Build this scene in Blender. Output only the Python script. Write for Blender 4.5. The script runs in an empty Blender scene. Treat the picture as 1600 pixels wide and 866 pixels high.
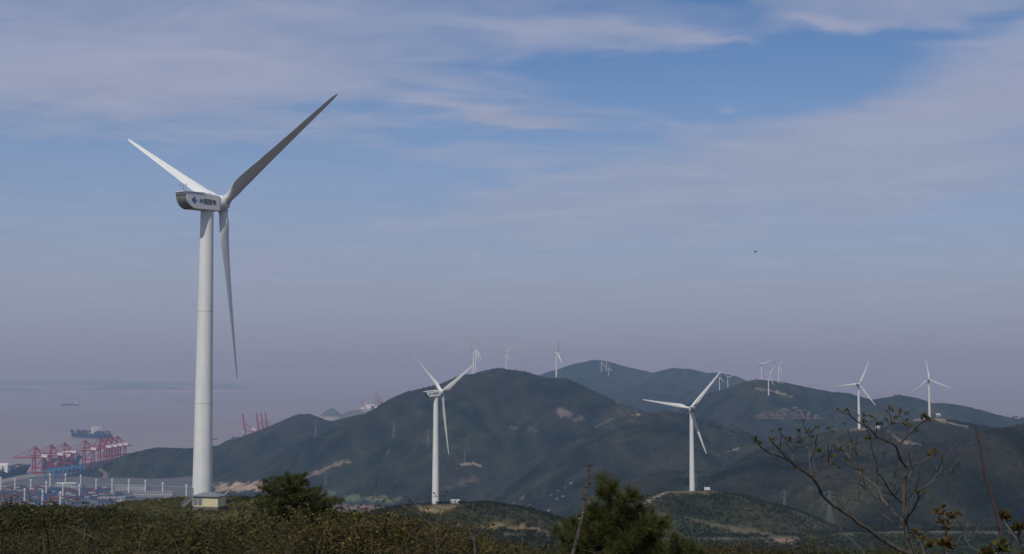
import bpy, math
import numpy as np
from mathutils import Matrix, Vector

sc = bpy.context.scene
COL = sc.collection
rng = np.random.default_rng(7)
R = math.radians

# ------------------------------------------------------------------ camera
CAMZ = 300.0
F = 2000.0                                   # focal length in pixels of the 1600 px wide photograph
PITCH = math.atan(147 / F)
cam = bpy.data.objects.new('camera', bpy.data.cameras.new('camera'))
COL.objects.link(cam)
cam.location = (0, 0, CAMZ)
cam.rotation_euler = (R(90) + PITCH, 0, 0)
cam.data.lens = 45.0
cam.data.sensor_width = 36.0
cam.data.clip_start = 0.5
cam.data.clip_end = 300000.0
sc.camera = cam

# ------------------------------------------------------------------ light
SUN_AZ, SUN_EL = R(201), R(52)               # azimuth clockwise from +Y (behind the camera, to its left)
sdir = Vector((math.sin(SUN_AZ) * math.cos(SUN_EL), math.cos(SUN_AZ) * math.cos(SUN_EL), math.sin(SUN_EL)))
sl = bpy.data.lights.new('sun', 'SUN')
sl.energy = 3.0
sl.angle = R(0.6)
sl.color = (1.0, 0.95, 0.87)
so = bpy.data.objects.new('sun', sl)
COL.objects.link(so)
so.rotation_euler = (-sdir).to_track_quat('-Z', 'Y').to_euler()

sc.view_settings.view_transform = 'Standard'
sc.view_settings.look = 'None'
sc.view_settings.gamma = 1.0
sc.view_settings.use_curve_mapping = False
sc.view_settings.exposure = 0.0

# ------------------------------------------------------------------ node helpers
class NT:
    def __init__(self, tree):
        self.t = tree
        self.n = tree.nodes
        self.l = tree.links
    def node(self, typ, **kw):
        n = self.n.new(typ)
        for k, v in kw.items():
            setattr(n, k, v)
        return n
    def put(self, sock, v):
        if hasattr(v, 'is_linked') or isinstance(v, bpy.types.NodeSocket):
            self.l.new(v, sock)
        else:
            sock.default_value = v
    def math(self, op, a, b=None, c=None, clamp=False):
        n = self.node('ShaderNodeMath', operation=op, use_clamp=clamp)
        self.put(n.inputs[0], a)
        if b is not None: self.put(n.inputs[1], b)
        if c is not None: self.put(n.inputs[2], c)
        return n.outputs[0]
    def mix(self, fac, a, b, mode='MIX'):
        n = self.node('ShaderNodeMix', data_type='RGBA', blend_type=mode)
        self.put(n.inputs[0], fac)
        self.put(n.inputs[6], a if not isinstance(a, tuple) else (*a[:3], 1))
        self.put(n.inputs[7], b if not isinstance(b, tuple) else (*b[:3], 1))
        return n.outputs[2]
    def noise(self, vec, scale, detail=4, rough=0.55, dist=0.0):
        n = self.node('ShaderNodeTexNoise')
        if vec is not None: self.put(n.inputs['Vector'], vec)
        n.inputs['Scale'].default_value = scale
        n.inputs['Detail'].default_value = detail
        n.inputs['Roughness'].default_value = rough
        n.inputs['Distortion'].default_value = dist
        return n.outputs['Fac']
    def smooth(self, v, lo, hi, a=0.0, b=1.0):
        n = self.node('ShaderNodeMapRange', interpolation_type='SMOOTHSTEP')
        self.put(n.inputs[0], v)
        n.inputs[1].default_value = lo
        n.inputs[2].default_value = hi
        n.inputs[3].default_value = a
        n.inputs[4].default_value = b
        return n.outputs[0]

# ------------------------------------------------------------------ world: Nishita sky under a sheet of thin high cloud
wd = bpy.data.worlds.new('World')
sc.world = wd
wd.use_nodes = True
w = NT(wd.node_tree)
w.n.clear()
sky = w.node('ShaderNodeTexSky', sky_type='NISHITA')
sky.sun_disc = False
sky.sun_elevation = SUN_EL
sky.sun_rotation = SUN_AZ
sky.altitude = 300
sky.air_density = 1.0
sky.dust_density = 0.6
sky.ozone_density = 2.0
SKY_STRENGTH = 0.062
tc = w.node('ShaderNodeTexCoord')
sep = w.node('ShaderNodeSeparateXYZ')
w.l.new(tc.outputs['Generated'], sep.inputs[0])
dx, dy, dz = sep.outputs
zc = w.math('MAXIMUM', dz, 0.0)
inv = w.math('DIVIDE', 1.0, w.math('ADD', zc, 0.10))
cmb = w.node('ShaderNodeCombineXYZ')
w.l.new(w.math('MULTIPLY', dx, inv), cmb.inputs[0])
w.l.new(w.math('MULTIPLY', dy, inv), cmb.inputs[1])
cmb.inputs[2].default_value = 3.7
# streaks of cirrus: plan-view coordinates turned and stretched
mp = w.node('ShaderNodeMapping')
w.l.new(cmb.outputs[0], mp.inputs[0])
mp.inputs['Rotation'].default_value = (0, 0, R(14))
mp.inputs['Scale'].default_value = (0.75, 1.25, 1)
n1 = w.noise(mp.outputs[0], 1.35, 7, 0.56, 0.35)
mp2 = w.node('ShaderNodeMapping')
w.l.new(cmb.outputs[0], mp2.inputs[0])
mp2.inputs['Rotation'].default_value = (0, 0, R(22))
mp2.inputs['Scale'].default_value = (0.9, 1.7, 1)
n2 = w.noise(mp2.outputs[0], 3.0, 8, 0.57, 0.8)
az = w.math('ARCTAN2', dx, dy)
el = w.math('ARCTANGENT', w.math('DIVIDE', dz, w.math('SQRT', w.math('ADD', w.math('MULTIPLY', dx, dx), w.math('MULTIPLY', dy, dy)))))
cov = w.math('ADD', w.math('MULTIPLY', w.math('SUBTRACT', n1, 0.5), 1.5), w.math('MULTIPLY', w.math('SUBTRACT', n2, 0.5), 0.75))
cov = w.math('ADD', cov, 0.52)
wob = w.math('MULTIPLY', w.math('SUBTRACT', n1, 0.5), 0.10)
def cloud_mass(px, py, rx, ry, tilt, amt):
    """thicker (+) or thinner (-) place in the cloud sheet, as a direction (azimuth, elevation)"""
    global cov
    a0, e0 = math.atan((px - 800) / F), math.atan((580 - py) / F)
    da = w.math('SUBTRACT', az, a0)
    de = w.math('SUBTRACT', w.math('ADD', el, wob), e0)
    c, s = math.cos(tilt), math.sin(tilt)
    u = w.math('DIVIDE', w.math('ADD', w.math('MULTIPLY', da, c), w.math('MULTIPLY', de, s)), rx / F)
    v = w.math('DIVIDE', w.math('SUBTRACT', w.math('MULTIPLY', de, c), w.math('MULTIPLY', da, s)), ry / F)
    q = w.math('ADD', w.math('MULTIPLY', u, u), w.math('MULTIPLY', v, v))
    g = w.math('POWER', 2.718, w.math('MULTIPLY', q, -1.0))
    cov = w.math('ADD', cov, w.math('MULTIPLY', g, amt))
for a in [(1290, 118, 150, 34, 0.10, -0.85), (1040, 140, 190, 22, -0.06, -0.75), (900, 215, 120, 14, -0.1, -0.35), (700, 130, 120, 14, -0.1, -0.2), (660, 212, 60, 12, 0, -0.3),
          (150, 268, 330, 24, 0.02, -0.85), (420, 300, 230, 34, -0.05, -0.80), (640, 268, 160, 16, 0, -0.35), (1480, 50, 130, 14, 0.1, -0.55), (1110, 8, 90, 16, -0.2, -0.35), (760, 20, 140, 14, -0.1, -0.2),
          (250, 120, 420, 90, 0.0, 0.40), (1520, 190, 220, 70, 0.25, 0.60), (900, 70, 190, 30, -0.18, 0.34), (1250, 220, 220, 30, 0.12, 0.35), (1120, 92, 110, 9, -0.12, 0.45), (1000, 62, 120, 12, -0.15, 0.3),
          (760, 172, 140, 14, -0.10, 0.42), (820, 190, 90, 8, -0.12, 0.3), (1140, 157, 24, 6, 0, 0.55), (1290, 40, 70, 12, -0.1, 0.45), (760, 380, 600, 90, 0.05, 0.40), (1200, 300, 500, 50, 0.04, 0.35)]:
    cloud_mass(*a)
cmask = w.smooth(cov, -0.15, 1.15)
cmask = w.math('MULTIPLY', cmask, 0.86)
# the sheet merges into dull haze towards the horizon, all the way round
hz = w.math('POWER', 2.718, w.math('MULTIPLY', w.math('DIVIDE', zc, 0.036), -1.0))
veil = w.math('POWER', 2.718, w.math('MULTIPLY', w.math('POWER', w.math('DIVIDE', zc, 0.175), 2.0), -1.0))
skyc = w.node('ShaderNodeVectorMath', operation='SCALE')
w.l.new(sky.outputs[0], skyc.inputs[0])
skyc.inputs['Scale'].default_value = SKY_STRENGTH
skyo = w.mix(1.0, skyc.outputs[0], (0.68, 1.04, 1.40), 'MULTIPLY')
cvar = w.smooth(n2, 0.3, 0.75, 0.96, 1.04)
ccol = w.mix(w.math('MULTIPLY', veil, 0.8), (0.362, 0.388, 0.515), (0.300, 0.322, 0.430))
ccol = w.mix(1.0, ccol, w.node('ShaderNodeCombineColor').outputs[0], 'MULTIPLY') if False else ccol
cs = w.node('ShaderNodeVectorMath', operation='SCALE')
w.l.new(ccol, cs.inputs[0])
w.l.new(cvar, cs.inputs['Scale'])
m1 = w.mix(w.math('MAXIMUM', cmask, w.math('MULTIPLY', veil, 0.97)), skyo, cs.outputs[0])
m2 = w.mix(w.math('MULTIPLY', hz, 0.9), m1, (0.206, 0.238, 0.316))
bg = w.node('ShaderNodeBackground')
w.l.new(m2, bg.inputs[0])
bg.inputs[1].default_value = 1.0
wo = w.node('ShaderNodeOutputWorld')
w.l.new(bg.outputs[0], wo.inputs[0])

# ------------------------------------------------------------------ pixel <-> place
CP, SP = math.cos(PITCH), math.sin(PITCH)
def PX(px, py, d):
    """the point seen at that pixel at depth d metres along +Y"""
    u = (px - 800) / F
    v = (433 - py) / F
    y = CP - v * SP
    z = SP + v * CP
    return np.array([u / y * d, d, CAMZ + z / y * d])
def PZ(px, py, z):
    """the point seen at that pixel on the level z"""
    p = PX(px, py, 1.0)
    return PX(px, py, (z - CAMZ) / (p[2] - CAMZ))
def proj(x, y, z):
    zz = z - CAMZ
    f = y * CP + zz * SP
    return 800 + F * x / f, 433 - F * (-y * SP + zz * CP) / f

# ------------------------------------------------------------------ objects, materials
def tag(o, label=None, cat=None, group=None, kind=None):
    if label: o['label'] = label
    if cat: o['category'] = cat
    if group: o['group'] = group
    if kind: o['kind'] = kind
    return o
def empty(name, loc, rz=0.0, s=1.0):
    o = bpy.data.objects.new(name, None)
    COL.objects.link(o)
    o.location = tuple(loc)
    o.rotation_euler = (0, 0, rz)
    o.scale = (s, s, s)
    o.empty_display_size = 0.5
    return o
def copy_tree(o, parent=None):
    c = o.copy()
    COL.objects.link(c)
    c.parent = parent
    for ch in list(o.children):
        copy_tree(ch, c)
    return c

def mat(name, col, rough=0.7, var=0.0, scale=1.0, bump=0.0, metal=0.0, spec=0.3, col2=None, dist=0.0, lo=0.3, hi=0.7):
    m = bpy.data.materials.new(name)
    m.use_nodes = True
    t = NT(m.node_tree)
    b = t.n['Principled BSDF']
    b.inputs['Roughness'].default_value = rough
    b.inputs['Metallic'].default_value = metal
    b.inputs['Specular IOR Level'].default_value = spec
    c1 = (*col, 1)
    if var or col2 or bump:
        g = t.node('ShaderNodeTexCoord')
        nz = t.noise(g.outputs['Object'], scale, 6, 0.6, dist)
        f = t.smooth(nz, lo, hi)
        c2 = (*col2, 1) if col2 else tuple(max(0, c * (1 - var)) for c in col) + (1,)
        t.l.new(t.mix(f, c2, c1), b.inputs['Base Color'])
        if bump:
            bn = t.node('ShaderNodeBump')
            bn.inputs['Strength'].default_value = bump
            t.l.new(nz, bn.inputs['Height'])
            t.l.new(bn.outputs[0], b.inputs['Normal'])
    else:
        b.inputs['Base Color'].default_value = c1
    return m

def attr_mat(name, rough=0.85, spec=0.12, nscale=None, nvar=0.3, bump=0.0, trans=0.0):
    m = bpy.data.materials.new(name)
    m.use_nodes = True
    t = NT(m.node_tree)
    b = t.n['Principled BSDF']
    b.inputs['Roughness'].default_value = rough
    b.inputs['Specular IOR Level'].default_value = spec
    a = t.node('ShaderNodeAttribute', attribute_name='Col')
    c = a.outputs['Color']
    if nscale:
        g = t.node('ShaderNodeTexCoord')
        f = t.smooth(t.noise(g.outputs['Object'], nscale, 8, 0.65), 0.3, 0.7, 1 - nvar, 1 + nvar)
        f2 = t.smooth(t.noise(g.outputs['Object'], nscale * 7.3, 4, 0.6), 0.3, 0.7, 1 - nvar * 0.8, 1 + nvar * 0.8)
        v = t.node('ShaderNodeVectorMath', operation='SCALE')
        t.l.new(c, v.inputs[0])
        t.l.new(t.math('MULTIPLY', f, f2), v.inputs['Scale'])
        c = v.outputs[0]
        if bump:
            bn = t.node('ShaderNodeBump')
            bn.inputs['Strength'].default_value = bump
            bn.inputs['Distance'].default_value = 3.0
            t.l.new(t.noise(g.outputs['Object'], nscale * 5, 5, 0.6), bn.inputs['Height'])
            t.l.new(bn.outputs[0], b.inputs['Normal'])
    t.l.new(c, b.inputs['Base Color'])
    if trans:
        tr = t.node('ShaderNodeBsdfTranslucent')
        t.l.new(c, tr.inputs[0])
        mx = t.node('ShaderNodeMixShader')
        mx.inputs[0].default_value = trans
        t.l.new(b.outputs[0], mx.inputs[1])
        t.l.new(tr.outputs[0], mx.inputs[2])
        t.l.new(mx.outputs[0], t.n['Material Output'].inputs['Surface'])
    return m

def big_mesh(name, V, Fc, mats, colors=None, smooth=False, parent=None):
    """numpy mesh: V (n,3), Fc (m,k) with one k"""
    me = bpy.data.meshes.new(name)
    n, (m, k) = len(V), Fc.shape
    me.vertices.add(n)
    me.vertices.foreach_set('co', np.ascontiguousarray(V, np.float32).ravel())
    me.loops.add(m * k)
    me.loops.foreach_set('vertex_index', np.ascontiguousarray(Fc, np.int32).ravel())
    me.polygons.add(m)
    me.polygons.foreach_set('loop_start', np.arange(0, m * k, k, dtype=np.int32))
    me.polygons.foreach_set('use_smooth', np.full(m, smooth, dtype=bool))
    if colors is not None:
        at = me.attributes.new('Col', 'FLOAT_COLOR', 'POINT')
        c4 = np.ones((n, 4), np.float32)
        c4[:, :3] = colors
        at.data.foreach_set('color', c4.ravel())
    me.update(calc_edges=True)
    me.materials.append(mats)
    o = bpy.data.objects.new(name, me)
    COL.objects.link(o)
    o.parent = parent
    return o

class MB:
    """collects shapes into one mesh"""
    def __init__(s):
        s.v = []; s.f = []
    def add(s, vs, fs):
        b = len(s.v)
        s.v += [tuple(map(float, p)) for p in vs]
        s.f += [tuple(i + b for i in f) for f in fs]
        return s
    def box(s, x0, x1, y0, y1, z0, z1):
        return s.add([(x0, y0, z0), (x1, y0, z0), (x1, y1, z0), (x0, y1, z0), (x0, y0, z1), (x1, y0, z1), (x1, y1, z1), (x0, y1, z1)],
                     [(0, 3, 2, 1), (4, 5, 6, 7), (0, 1, 5, 4), (1, 2, 6, 5), (2, 3, 7, 6), (3, 0, 4, 7)])
    def bar(s, a, b, wd, ht=None):
        """square bar from a to b"""
        a = np.array(a, float); b = np.array(b, float); ht = ht or wd
        d = b - a; d /= np.linalg.norm(d)
        up = np.array([0, 0, 1.0]) if abs(d[2]) < 0.95 else np.array([0, 1.0, 0])
        r = np.cross(d, up); r /= np.linalg.norm(r); u = np.cross(r, d)
        vs = [p + i * r * wd / 2 + j * u * ht / 2 for p in (a, b) for i, j in ((-1, -1), (1, -1), (1, 1), (-1, 1))]
        return s.add(vs, [(0, 3, 2, 1), (4, 5, 6, 7), (0, 1, 5, 4), (1, 2, 6, 5), (2, 3, 7, 6), (3, 0, 4, 7)])
    def tube(s, pts, rad, n=8, cap=True):
        pts = [np.array(p, float) for p in pts]
        if not hasattr(rad, '__len__'): rad = [rad] * len(pts)
        vs = []; fs = []
        prev = None
        for i, p in enumerate(pts):
            d = pts[min(i + 1, len(pts) - 1)] - pts[max(i - 1, 0)]
            d = d / (np.linalg.norm(d) + 1e-12)
            if prev is None:
                up = np.array([0, 0, 1.0]) if abs(d[2]) < 0.9 else np.array([1.0, 0, 0])
                prev = np.cross(d, up)
            prev = prev - d * np.dot(prev, d)
            prev /= np.linalg.norm(prev) + 1e-12
            q = np.cross(d, prev)
            vs += [p + rad[i] * (math.cos(2 * math.pi * k / n) * prev + math.sin(2 * math.pi * k / n) * q) for k in range(n)]
        for i in range(len(pts) - 1):
            fs += [(i * n + k, i * n + (k + 1) % n, (i + 1) * n + (k + 1) % n, (i + 1) * n + k) for k in range(n)]
        if cap:
            fs += [tuple(range(n))[::-1], tuple(range((len(pts) - 1) * n, len(pts) * n))]
        return s.add(vs, fs)
    def prism(s, prof, y0, y1):
        """profile [(x,z)] counter-clockwise seen from -y, extruded along y"""
        n = len(prof)
        vs = [(x, y0, z) for x, z in prof] + [(x, y1, z) for x, z in prof]
        return s.add(vs, [tuple(range(n)), tuple(range(2 * n - 1, n - 1, -1))] + [(i + n, (i + 1) % n + n, (i + 1) % n, i) for i in range(n)])
    def build(s, name, m, parent=None, smooth=False, bevel=0.0, seg=2):
        me = bpy.data.meshes.new(name)
        me.from_pydata(s.v, [], s.f)
        me.update()
        me.materials.append(m)
        if smooth:
            me.polygons.foreach_set('use_smooth', [True] * len(me.polygons))
            if smooth != 'all':
                try: me.set_sharp_from_angle(angle=R(38))
                except Exception: pass
        o = bpy.data.objects.new(name, me)
        COL.objects.link(o)
        o.parent = parent
        if bevel:
            b = o.modifiers.new('bevel', 'BEVEL'); b.width = bevel; b.segments = seg
        return o

# ------------------------------------------------------------------ numpy noise
_perm = np.random.default_rng(3).permutation(512).astype(np.int64)
_ga = np.random.default_rng(4).uniform(0, 2 * np.pi, 512)
_gx, _gy = np.cos(_ga), np.sin(_ga)
def perlin(x, y):
    x = np.asarray(x, float); y = np.asarray(y, float)
    xi = np.floor(x).astype(np.int64); yi = np.floor(y).astype(np.int64)
    xf = x - xi; yf = y - yi
    u = xf * xf * xf * (xf * (xf * 6 - 15) + 10); v = yf * yf * yf * (yf * (yf * 6 - 15) + 10)
    def g(ix, iy, fx, fy):
        h = _perm[(_perm[ix & 511] + iy) & 511]
        return _gx[h] * fx + _gy[h] * fy
    a = g(xi, yi, xf, yf); b = g(xi + 1, yi, xf - 1, yf)
    c = g(xi, yi + 1, xf, yf - 1); d = g(xi + 1, yi + 1, xf - 1, yf - 1)
    return (a + u * (b - a)) * (1 - v) + (c + u * (d - c)) * v
def fbm(x, y, o=4, g=0.5):
    s = 0; a = 1.0; f = 1.0
    for i in range(o):
        s = s + a * perlin(x * f + 17.3 * i, y * f - 9.1 * i); a *= g; f *= 2.03
    return s

# ------------------------------------------------------------------ terrain
def quay_x(y):
    return -1397.0 + 0.089 * (y - 3731.0)

class Ridge:
    def __init__(s, pts, slope=0.42, rnd=30, spur=0.4, wl=170, seed=0, noise=6, fix=False):
        s.p = np.array([PX(*q) for q in pts]); s.slope = slope; s.rnd = rnd; s.spur = spur; s.wl = wl; s.seed = seed; s.noise = noise
    def h(s, X, Y):
        best = np.full(X.shape, -1e18); Z = np.zeros(X.shape); D = np.zeros(X.shape)
        for a, b in zip(s.p[:-1], s.p[1:]):
            ex, ey = b[0] - a[0], b[1] - a[1]
            L = math.hypot(ex, ey)
            t = np.clip(((X - a[0]) * ex + (Y - a[1]) * ey) / (L * L), 0, 1)
            dd = np.hypot(X - (a[0] + t * ex), Y - (a[1] + t * ey))
            zz = a[2] + t * (b[2] - a[2])
            hh = zz - s.slope * dd
            m = hh > best
            best[m] = hh[m]; Z[m] = zz[m]; D[m] = dd[m]
        d = D
        e = s.p[-1] - s.p[0]; e = e / math.hypot(e[0], e[1])
        T = (X - s.p[0][0]) * e[0] + (Y - s.p[0][1]) * e[1]
        N = (Y - s.p[0][1]) * e[0] - (X - s.p[0][0]) * e[1]
        n = perlin(T / s.wl + s.seed * 7.7 + 0.35 * perlin(X / 300, Y / 300), N / (s.wl * 4.5) + s.seed) * 1.5
        n2 = 1.5 * perlin(T / (s.wl * 0.37) + 5.1 * s.seed, N / (s.wl * 1.6) + 2.2) * 1.2
        far = np.clip(d / 160, 0, 1)
        z = Z - s.slope * d * d / (d + s.rnd) - s.slope * s.spur * (n + 0.45 * n2) * np.minimum(d, 1.1 * s.wl) * far
        z = z + s.noise * far * fbm(X / 140, Y / 140, 4)
        return z

def smax(a, b, k):
    h = np.clip(0.5 + 0.5 * (a - b) / k, 0, 1)
    return b + (a - b) * h + k * h * (1 - h)

T1HUB = PX(359, 319.2, 291.0)
T1YAW = R(55.3)
T1BASE = np.array([T1HUB[0] - 6.7 * math.cos(T1YAW), T1HUB[1] - 6.7 * math.sin(T1YAW), 0])
T1BASE[2] = PX(315, 791, T1BASE[1])[2]
PADZ = T1BASE[2]

RIDGES = {
 'hill_d': Ridge([(140, 762, 3690), (175, 735, 3715), (205, 708, 3740), (245, 699, 3760), (290, 701, 3780), (332, 696, 3800), (345, 698, 3820), (366, 691, 3850), (385, 683, 3870), (398, 676, 3880), (412, 672.5, 3890),
              (431, 666, 3910), (450, 657, 3930), (470, 647, 3940), (481, 647, 3930), (492, 653, 3915), (505, 659, 3900), (513, 659.5, 3890), (530, 655, 3850), (567, 647, 3790), (605, 640.5, 3710), (630, 638, 3640), (649, 633, 3590), (665, 624, 3550), (700, 601, 3450), (727, 585, 3380),
              (758, 584, 3360), (800, 590, 3350), (838, 592, 3340), (880, 591, 3330), (900, 600, 3300), (928, 618, 3250), (963, 630, 3180), (983, 635, 3120), (1008, 652, 3020), (1022, 668, 2960)],
             0.44, 14, 0.36, 200, 1, 9),
 'hill_d2': Ridge([(745, 590, 3620), (765, 578, 3640), (780, 575, 3650), (814, 580, 3650), (833, 589, 3640)], 0.4, 25, 0.3, 150, 2),
 'spur1': Ridge([(655, 645, 3480), (610, 695, 3230), (575, 738, 3050), (545, 770, 2960)], 0.50, 16, 0.40, 120, 3, 8),
 'spur2': Ridge([(738, 600, 3340), (718, 645, 3120), (700, 690, 2960), (690, 740, 2800)], 0.50, 16, 0.40, 120, 4, 8),
 'spur3': Ridge([(880, 595, 3320), (850, 655, 3080), (825, 715, 2880), (800, 765, 2720)], 0.50, 16, 0.40, 120, 5, 8),
 'dome': Ridge([(975, 668, 2850), (1000, 652, 2830), (1018, 646, 2815), (1042, 643, 2800), (1062, 647, 2790), (1094, 668, 2720), (1140, 690, 2620), (1180, 715, 2520)], 0.40, 40, 0.55, 190, 6, 9),
 'spur4': Ridge([(1030, 645, 2800), (985, 690, 2560), (950, 735, 2380), (925, 775, 2240)], 0.50, 18, 0.40, 120, 7, 8),
 'spur5': Ridge([(1062, 646, 2780), (1075, 705, 2440), (1090, 755, 2200)], 0.50, 18, 0.40, 120, 8, 8),
 'right4': Ridge([(1150, 757, 1640), (1180, 733, 1740), (1215, 711, 1820), (1260, 691, 1860), (1300, 677, 1880), (1343, 669, 1886), (1385, 670, 1910), (1420, 685, 1960)], 0.40, 30, 0.65, 150, 9, 8),
 'right4s': Ridge([(1330, 672, 1870), (1300, 720, 1640), (1270, 765, 1480), (1240, 800, 1400)], 0.42, 25, 0.4, 120, 10, 7),
 'right5': Ridge([(1390, 668, 2110), (1425, 657, 2140), (1452, 652, 2160), (1480, 655, 2190), (1520, 662, 2230), (1580, 672, 2300), (1680, 684, 2350)], 0.40, 30, 0.4, 150, 11, 8),
 'rightn': Ridge([(1405, 735, 1330), (1440, 708, 1380), (1485, 690, 1420), (1540, 674, 1460), (1600, 664, 1500), (1720, 652, 1550), (1850, 655, 1600)], 0.42, 30, 0.62, 150, 12, 8),
 'far_f': Ridge([(1030, 668, 4350), (1070, 645, 4280), (1100, 627, 4200), (1130, 612, 4120), (1164, 597, 4050), (1181, 593, 4030), (1194, 594, 4020), (1224, 597, 4000), (1250, 603, 4000),
              (1300, 613, 4020), (1322, 614, 4040), (1341, 621, 4060), (1363, 625, 4100), (1386, 621, 4150), (1405, 617, 4150), (1427, 621, 4160), (1446, 630, 4180),
              (1476, 630, 4200), (1499, 633, 4200), (1533, 641, 4250), (1563, 649, 4300), (1600, 652, 4300), (1700, 668, 4350)], 0.40, 18, 0.55, 260, 13, 12),
 'spur6': Ridge([(1194, 600, 4000), (1180, 640, 3650), (1160, 680, 3350), (1150, 705, 3150)], 0.48, 18, 0.40, 140, 14, 8),
 'spur7': Ridge([(1320, 617, 4020), (1300, 655, 3500), (1275, 690, 3000)], 0.48, 18, 0.40, 140, 15, 8),
 'far_g': Ridge([(840, 610, 7500), (860, 592, 7500), (880, 578, 7500), (905, 567, 7500), (928, 562, 7500), (945, 563, 7500), (965, 570, 7450), (1000, 578, 7300), (1022, 583, 7200), (1045, 576, 7050),
              (1060, 574, 7000), (1080, 577, 6950), (1110, 582, 6900), (1130, 583, 6850), (1150, 592, 6800), (1175, 602, 6750), (1230, 620, 6700)], 0.36, 22, 0.4, 420, 16, 10),
 'far_g2': Ridge([(1045, 590, 6300), (1020, 603, 5900), (985, 622, 5500)], 0.3, 80, 0.4, 300, 17, 12),
 'far_g3': Ridge([(920, 575, 7200), (940, 600, 6400), (960, 620, 5800)], 0.3, 80, 0.4, 300, 18, 12),
 'hill_c': Ridge([(1025, 775, 968), (1050, 768.5, 980), (1079, 767.5, 985), (1110, 767, 990), (1150, 774, 985), (1190, 786, 978), (1230, 803, 968), (1265, 822, 958), (1300, 842, 950)], 0.42, 22, 0.25, 60, 19, 2),
 'shelf_c': Ridge([(930, 862, 840), (1000, 843, 880), (1050, 838, 900), (1200, 838, 905), (1320, 834, 925), (1450, 833, 940), (1600, 832, 950), (1750, 832, 960)], 0.16, 60, 0.2, 90, 20, 2),
 'hill_b': Ridge([(545, 812, 690), (590, 800, 705), (640, 790.5, 725), (682, 788, 735), (720, 787, 738), (760, 786, 730), (800, 793, 722), (838, 806, 712), (868, 828, 700)], 0.45, 20, 0.25, 50, 21, 1.5),
 'shelf_b': Ridge([(520, 850, 610), (640, 842, 650), (760, 833, 668), (830, 833, 672), (880, 850, 660)], 0.2, 40, 0.2, 60, 22, 1.5),
}
NAMES = list(RIDGES)
SU = [-.60, -.40, -.35, -.30, -.27, -.235, -.17, -.135, -.10, -.05, .03, .15, .60]
SS = [.0945, .0965, .0985, .1025, .109, .1135, .112, .108, .109, .127, .135, .133, .131]
RU = [-.6, -.36, -.30, -.26, -.19, -.15, -.10, 0, .6]
RE = [240, 250, 270, 300, 300, 210, 170, 95, 90]
def fore(X, Y):
    r = np.hypot(X, np.maximum(Y, 0)); u = X / np.maximum(Y, 6.0)
    s = np.interp(u, SU, SS); re = np.interp(u, RU, RE)
    z = 298.25 - s * r
    e = np.maximum(r - re, 0)
    z = z - 0.5 * e * e / (e + 18)
    z = z + np.where(Y < 0, -0.05 * Y * 0, 0) + 0.35 * fbm(X / 9, Y / 9, 3) * np.clip(r / 14, 0, 1)
    dp = np.hypot((X - T1BASE[0] - 3) / 1.35, Y - T1BASE[1] - 4)
    k = np.clip((40 - dp) / 24, 0, 1); k = k * k * (3 - 2 * k)
    return z * (1 - k) + (PADZ + 0.15 * fbm(X / 12, Y / 12, 2)) * k
def terrain(X, Y, want_id=False):
    X = np.asarray(X, float); Y = np.asarray(Y, float)
    land = (X > quay_x(Y) + 25) & (Y < 4300) & ((X < -330) | (Y < 3900))
    base = np.where(land, 2.0, -5.0)
    base = np.where(land & (X > -560), 4 + np.clip((X + 560) / 900, 0, 1) * 75 * np.clip((3200 - Y) / 1200, 0, 1) + 1.5 * fbm(X / 60, Y / 60, 3), base)
    z = fore(X, Y)
    idx = np.zeros(X.shape, int)
    m = base > z
    idx[m] = 1
    z = np.maximum(z, base)
    for i, nme in enumerate(NAMES):
        h = RIDGES[nme].h(X, Y)
        near = nme in ('hill_c', 'shelf_c', 'hill_b', 'shelf_b')
        idx[h > z] = i + 2
        z = smax(h, z, 3.0 if near else 5.0)
    z = np.maximum(z, -5.0)
    return (z, idx) if want_id else z
def ground(x, y):
    return float(terrain(np.array([x]), np.array([y]))[0])
def hit(px, py, d0=300, d1=8000):
    """where the sight line through a pixel meets the terrain beyond depth d0"""
    d = np.geomspace(d0, d1, 1500)
    P = np.array([PX(px, py, 1.0)])
    u = P[0, 0]; s = P[0, 2] - CAMZ
    z = terrain(u * d, d)
    below = (CAMZ + s * d) <= z
    k = np.argmax(below) if below.any() else -1
    return np.array([u * d[k], d[k], z[k]])

AZN = 820
azs = np.linspace(R(-27.5), R(27.5), AZN)
rings = np.concatenate([np.geomspace(30, 480, 150)[:-1], np.linspace(480, 1150, 110)[:-1], np.linspace(1150, 4500, 330)[:-1], np.linspace(4500, 8600, 70)])
OY = -30.0
AZ, RR = np.meshgrid(azs, rings)
TX = RR * np.sin(AZ); TY = OY + RR * np.cos(AZ)
TZ, TID = terrain(TX, TY, True)

# -- colours of the ground: woodland, dry scrub, bare soil where the photograph shows it
def seg_d(px, py, pl):
    best = np.full(px.shape, 1e9)
    for (ax, ay), (bx, by) in zip(pl[:-1], pl[1:]):
        ex, ey = bx - ax, by - ay
        t = np.clip(((px - ax) * ex + (py - ay) * ey) / (ex * ex + ey * ey), 0, 1)
        best = np.minimum(best, np.hypot(px - ax - t * ex, py - ay - t * ey))
    return best
TPX, TPY = proj(TX, TY, TZ)
nA = fbm(TX / 260, TY / 260, 5); nB = fbm(TX / 55 + 9, TY / 55, 4); nC = fbm(TX / 900 - 3, TY / 900, 3)
def lerp(a, b, t):
    return np.asarray(a) * (1 - t[..., None]) + np.asarray(b) * t[..., None]
sst = lambda v, a, b: np.clip((v - a) / (b - a), 0, 1) ** 2 * (3 - 2 * np.clip((v - a) / (b - a), 0, 1))
green = lerp((0.017, 0.0185, 0.010), (0.027, 0.026, 0.012), sst(nB, -.4, .4))
brown = lerp((0.025, 0.021, 0.015), (0.019, 0.018, 0.013), sst(nB, -.3, .5))
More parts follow.
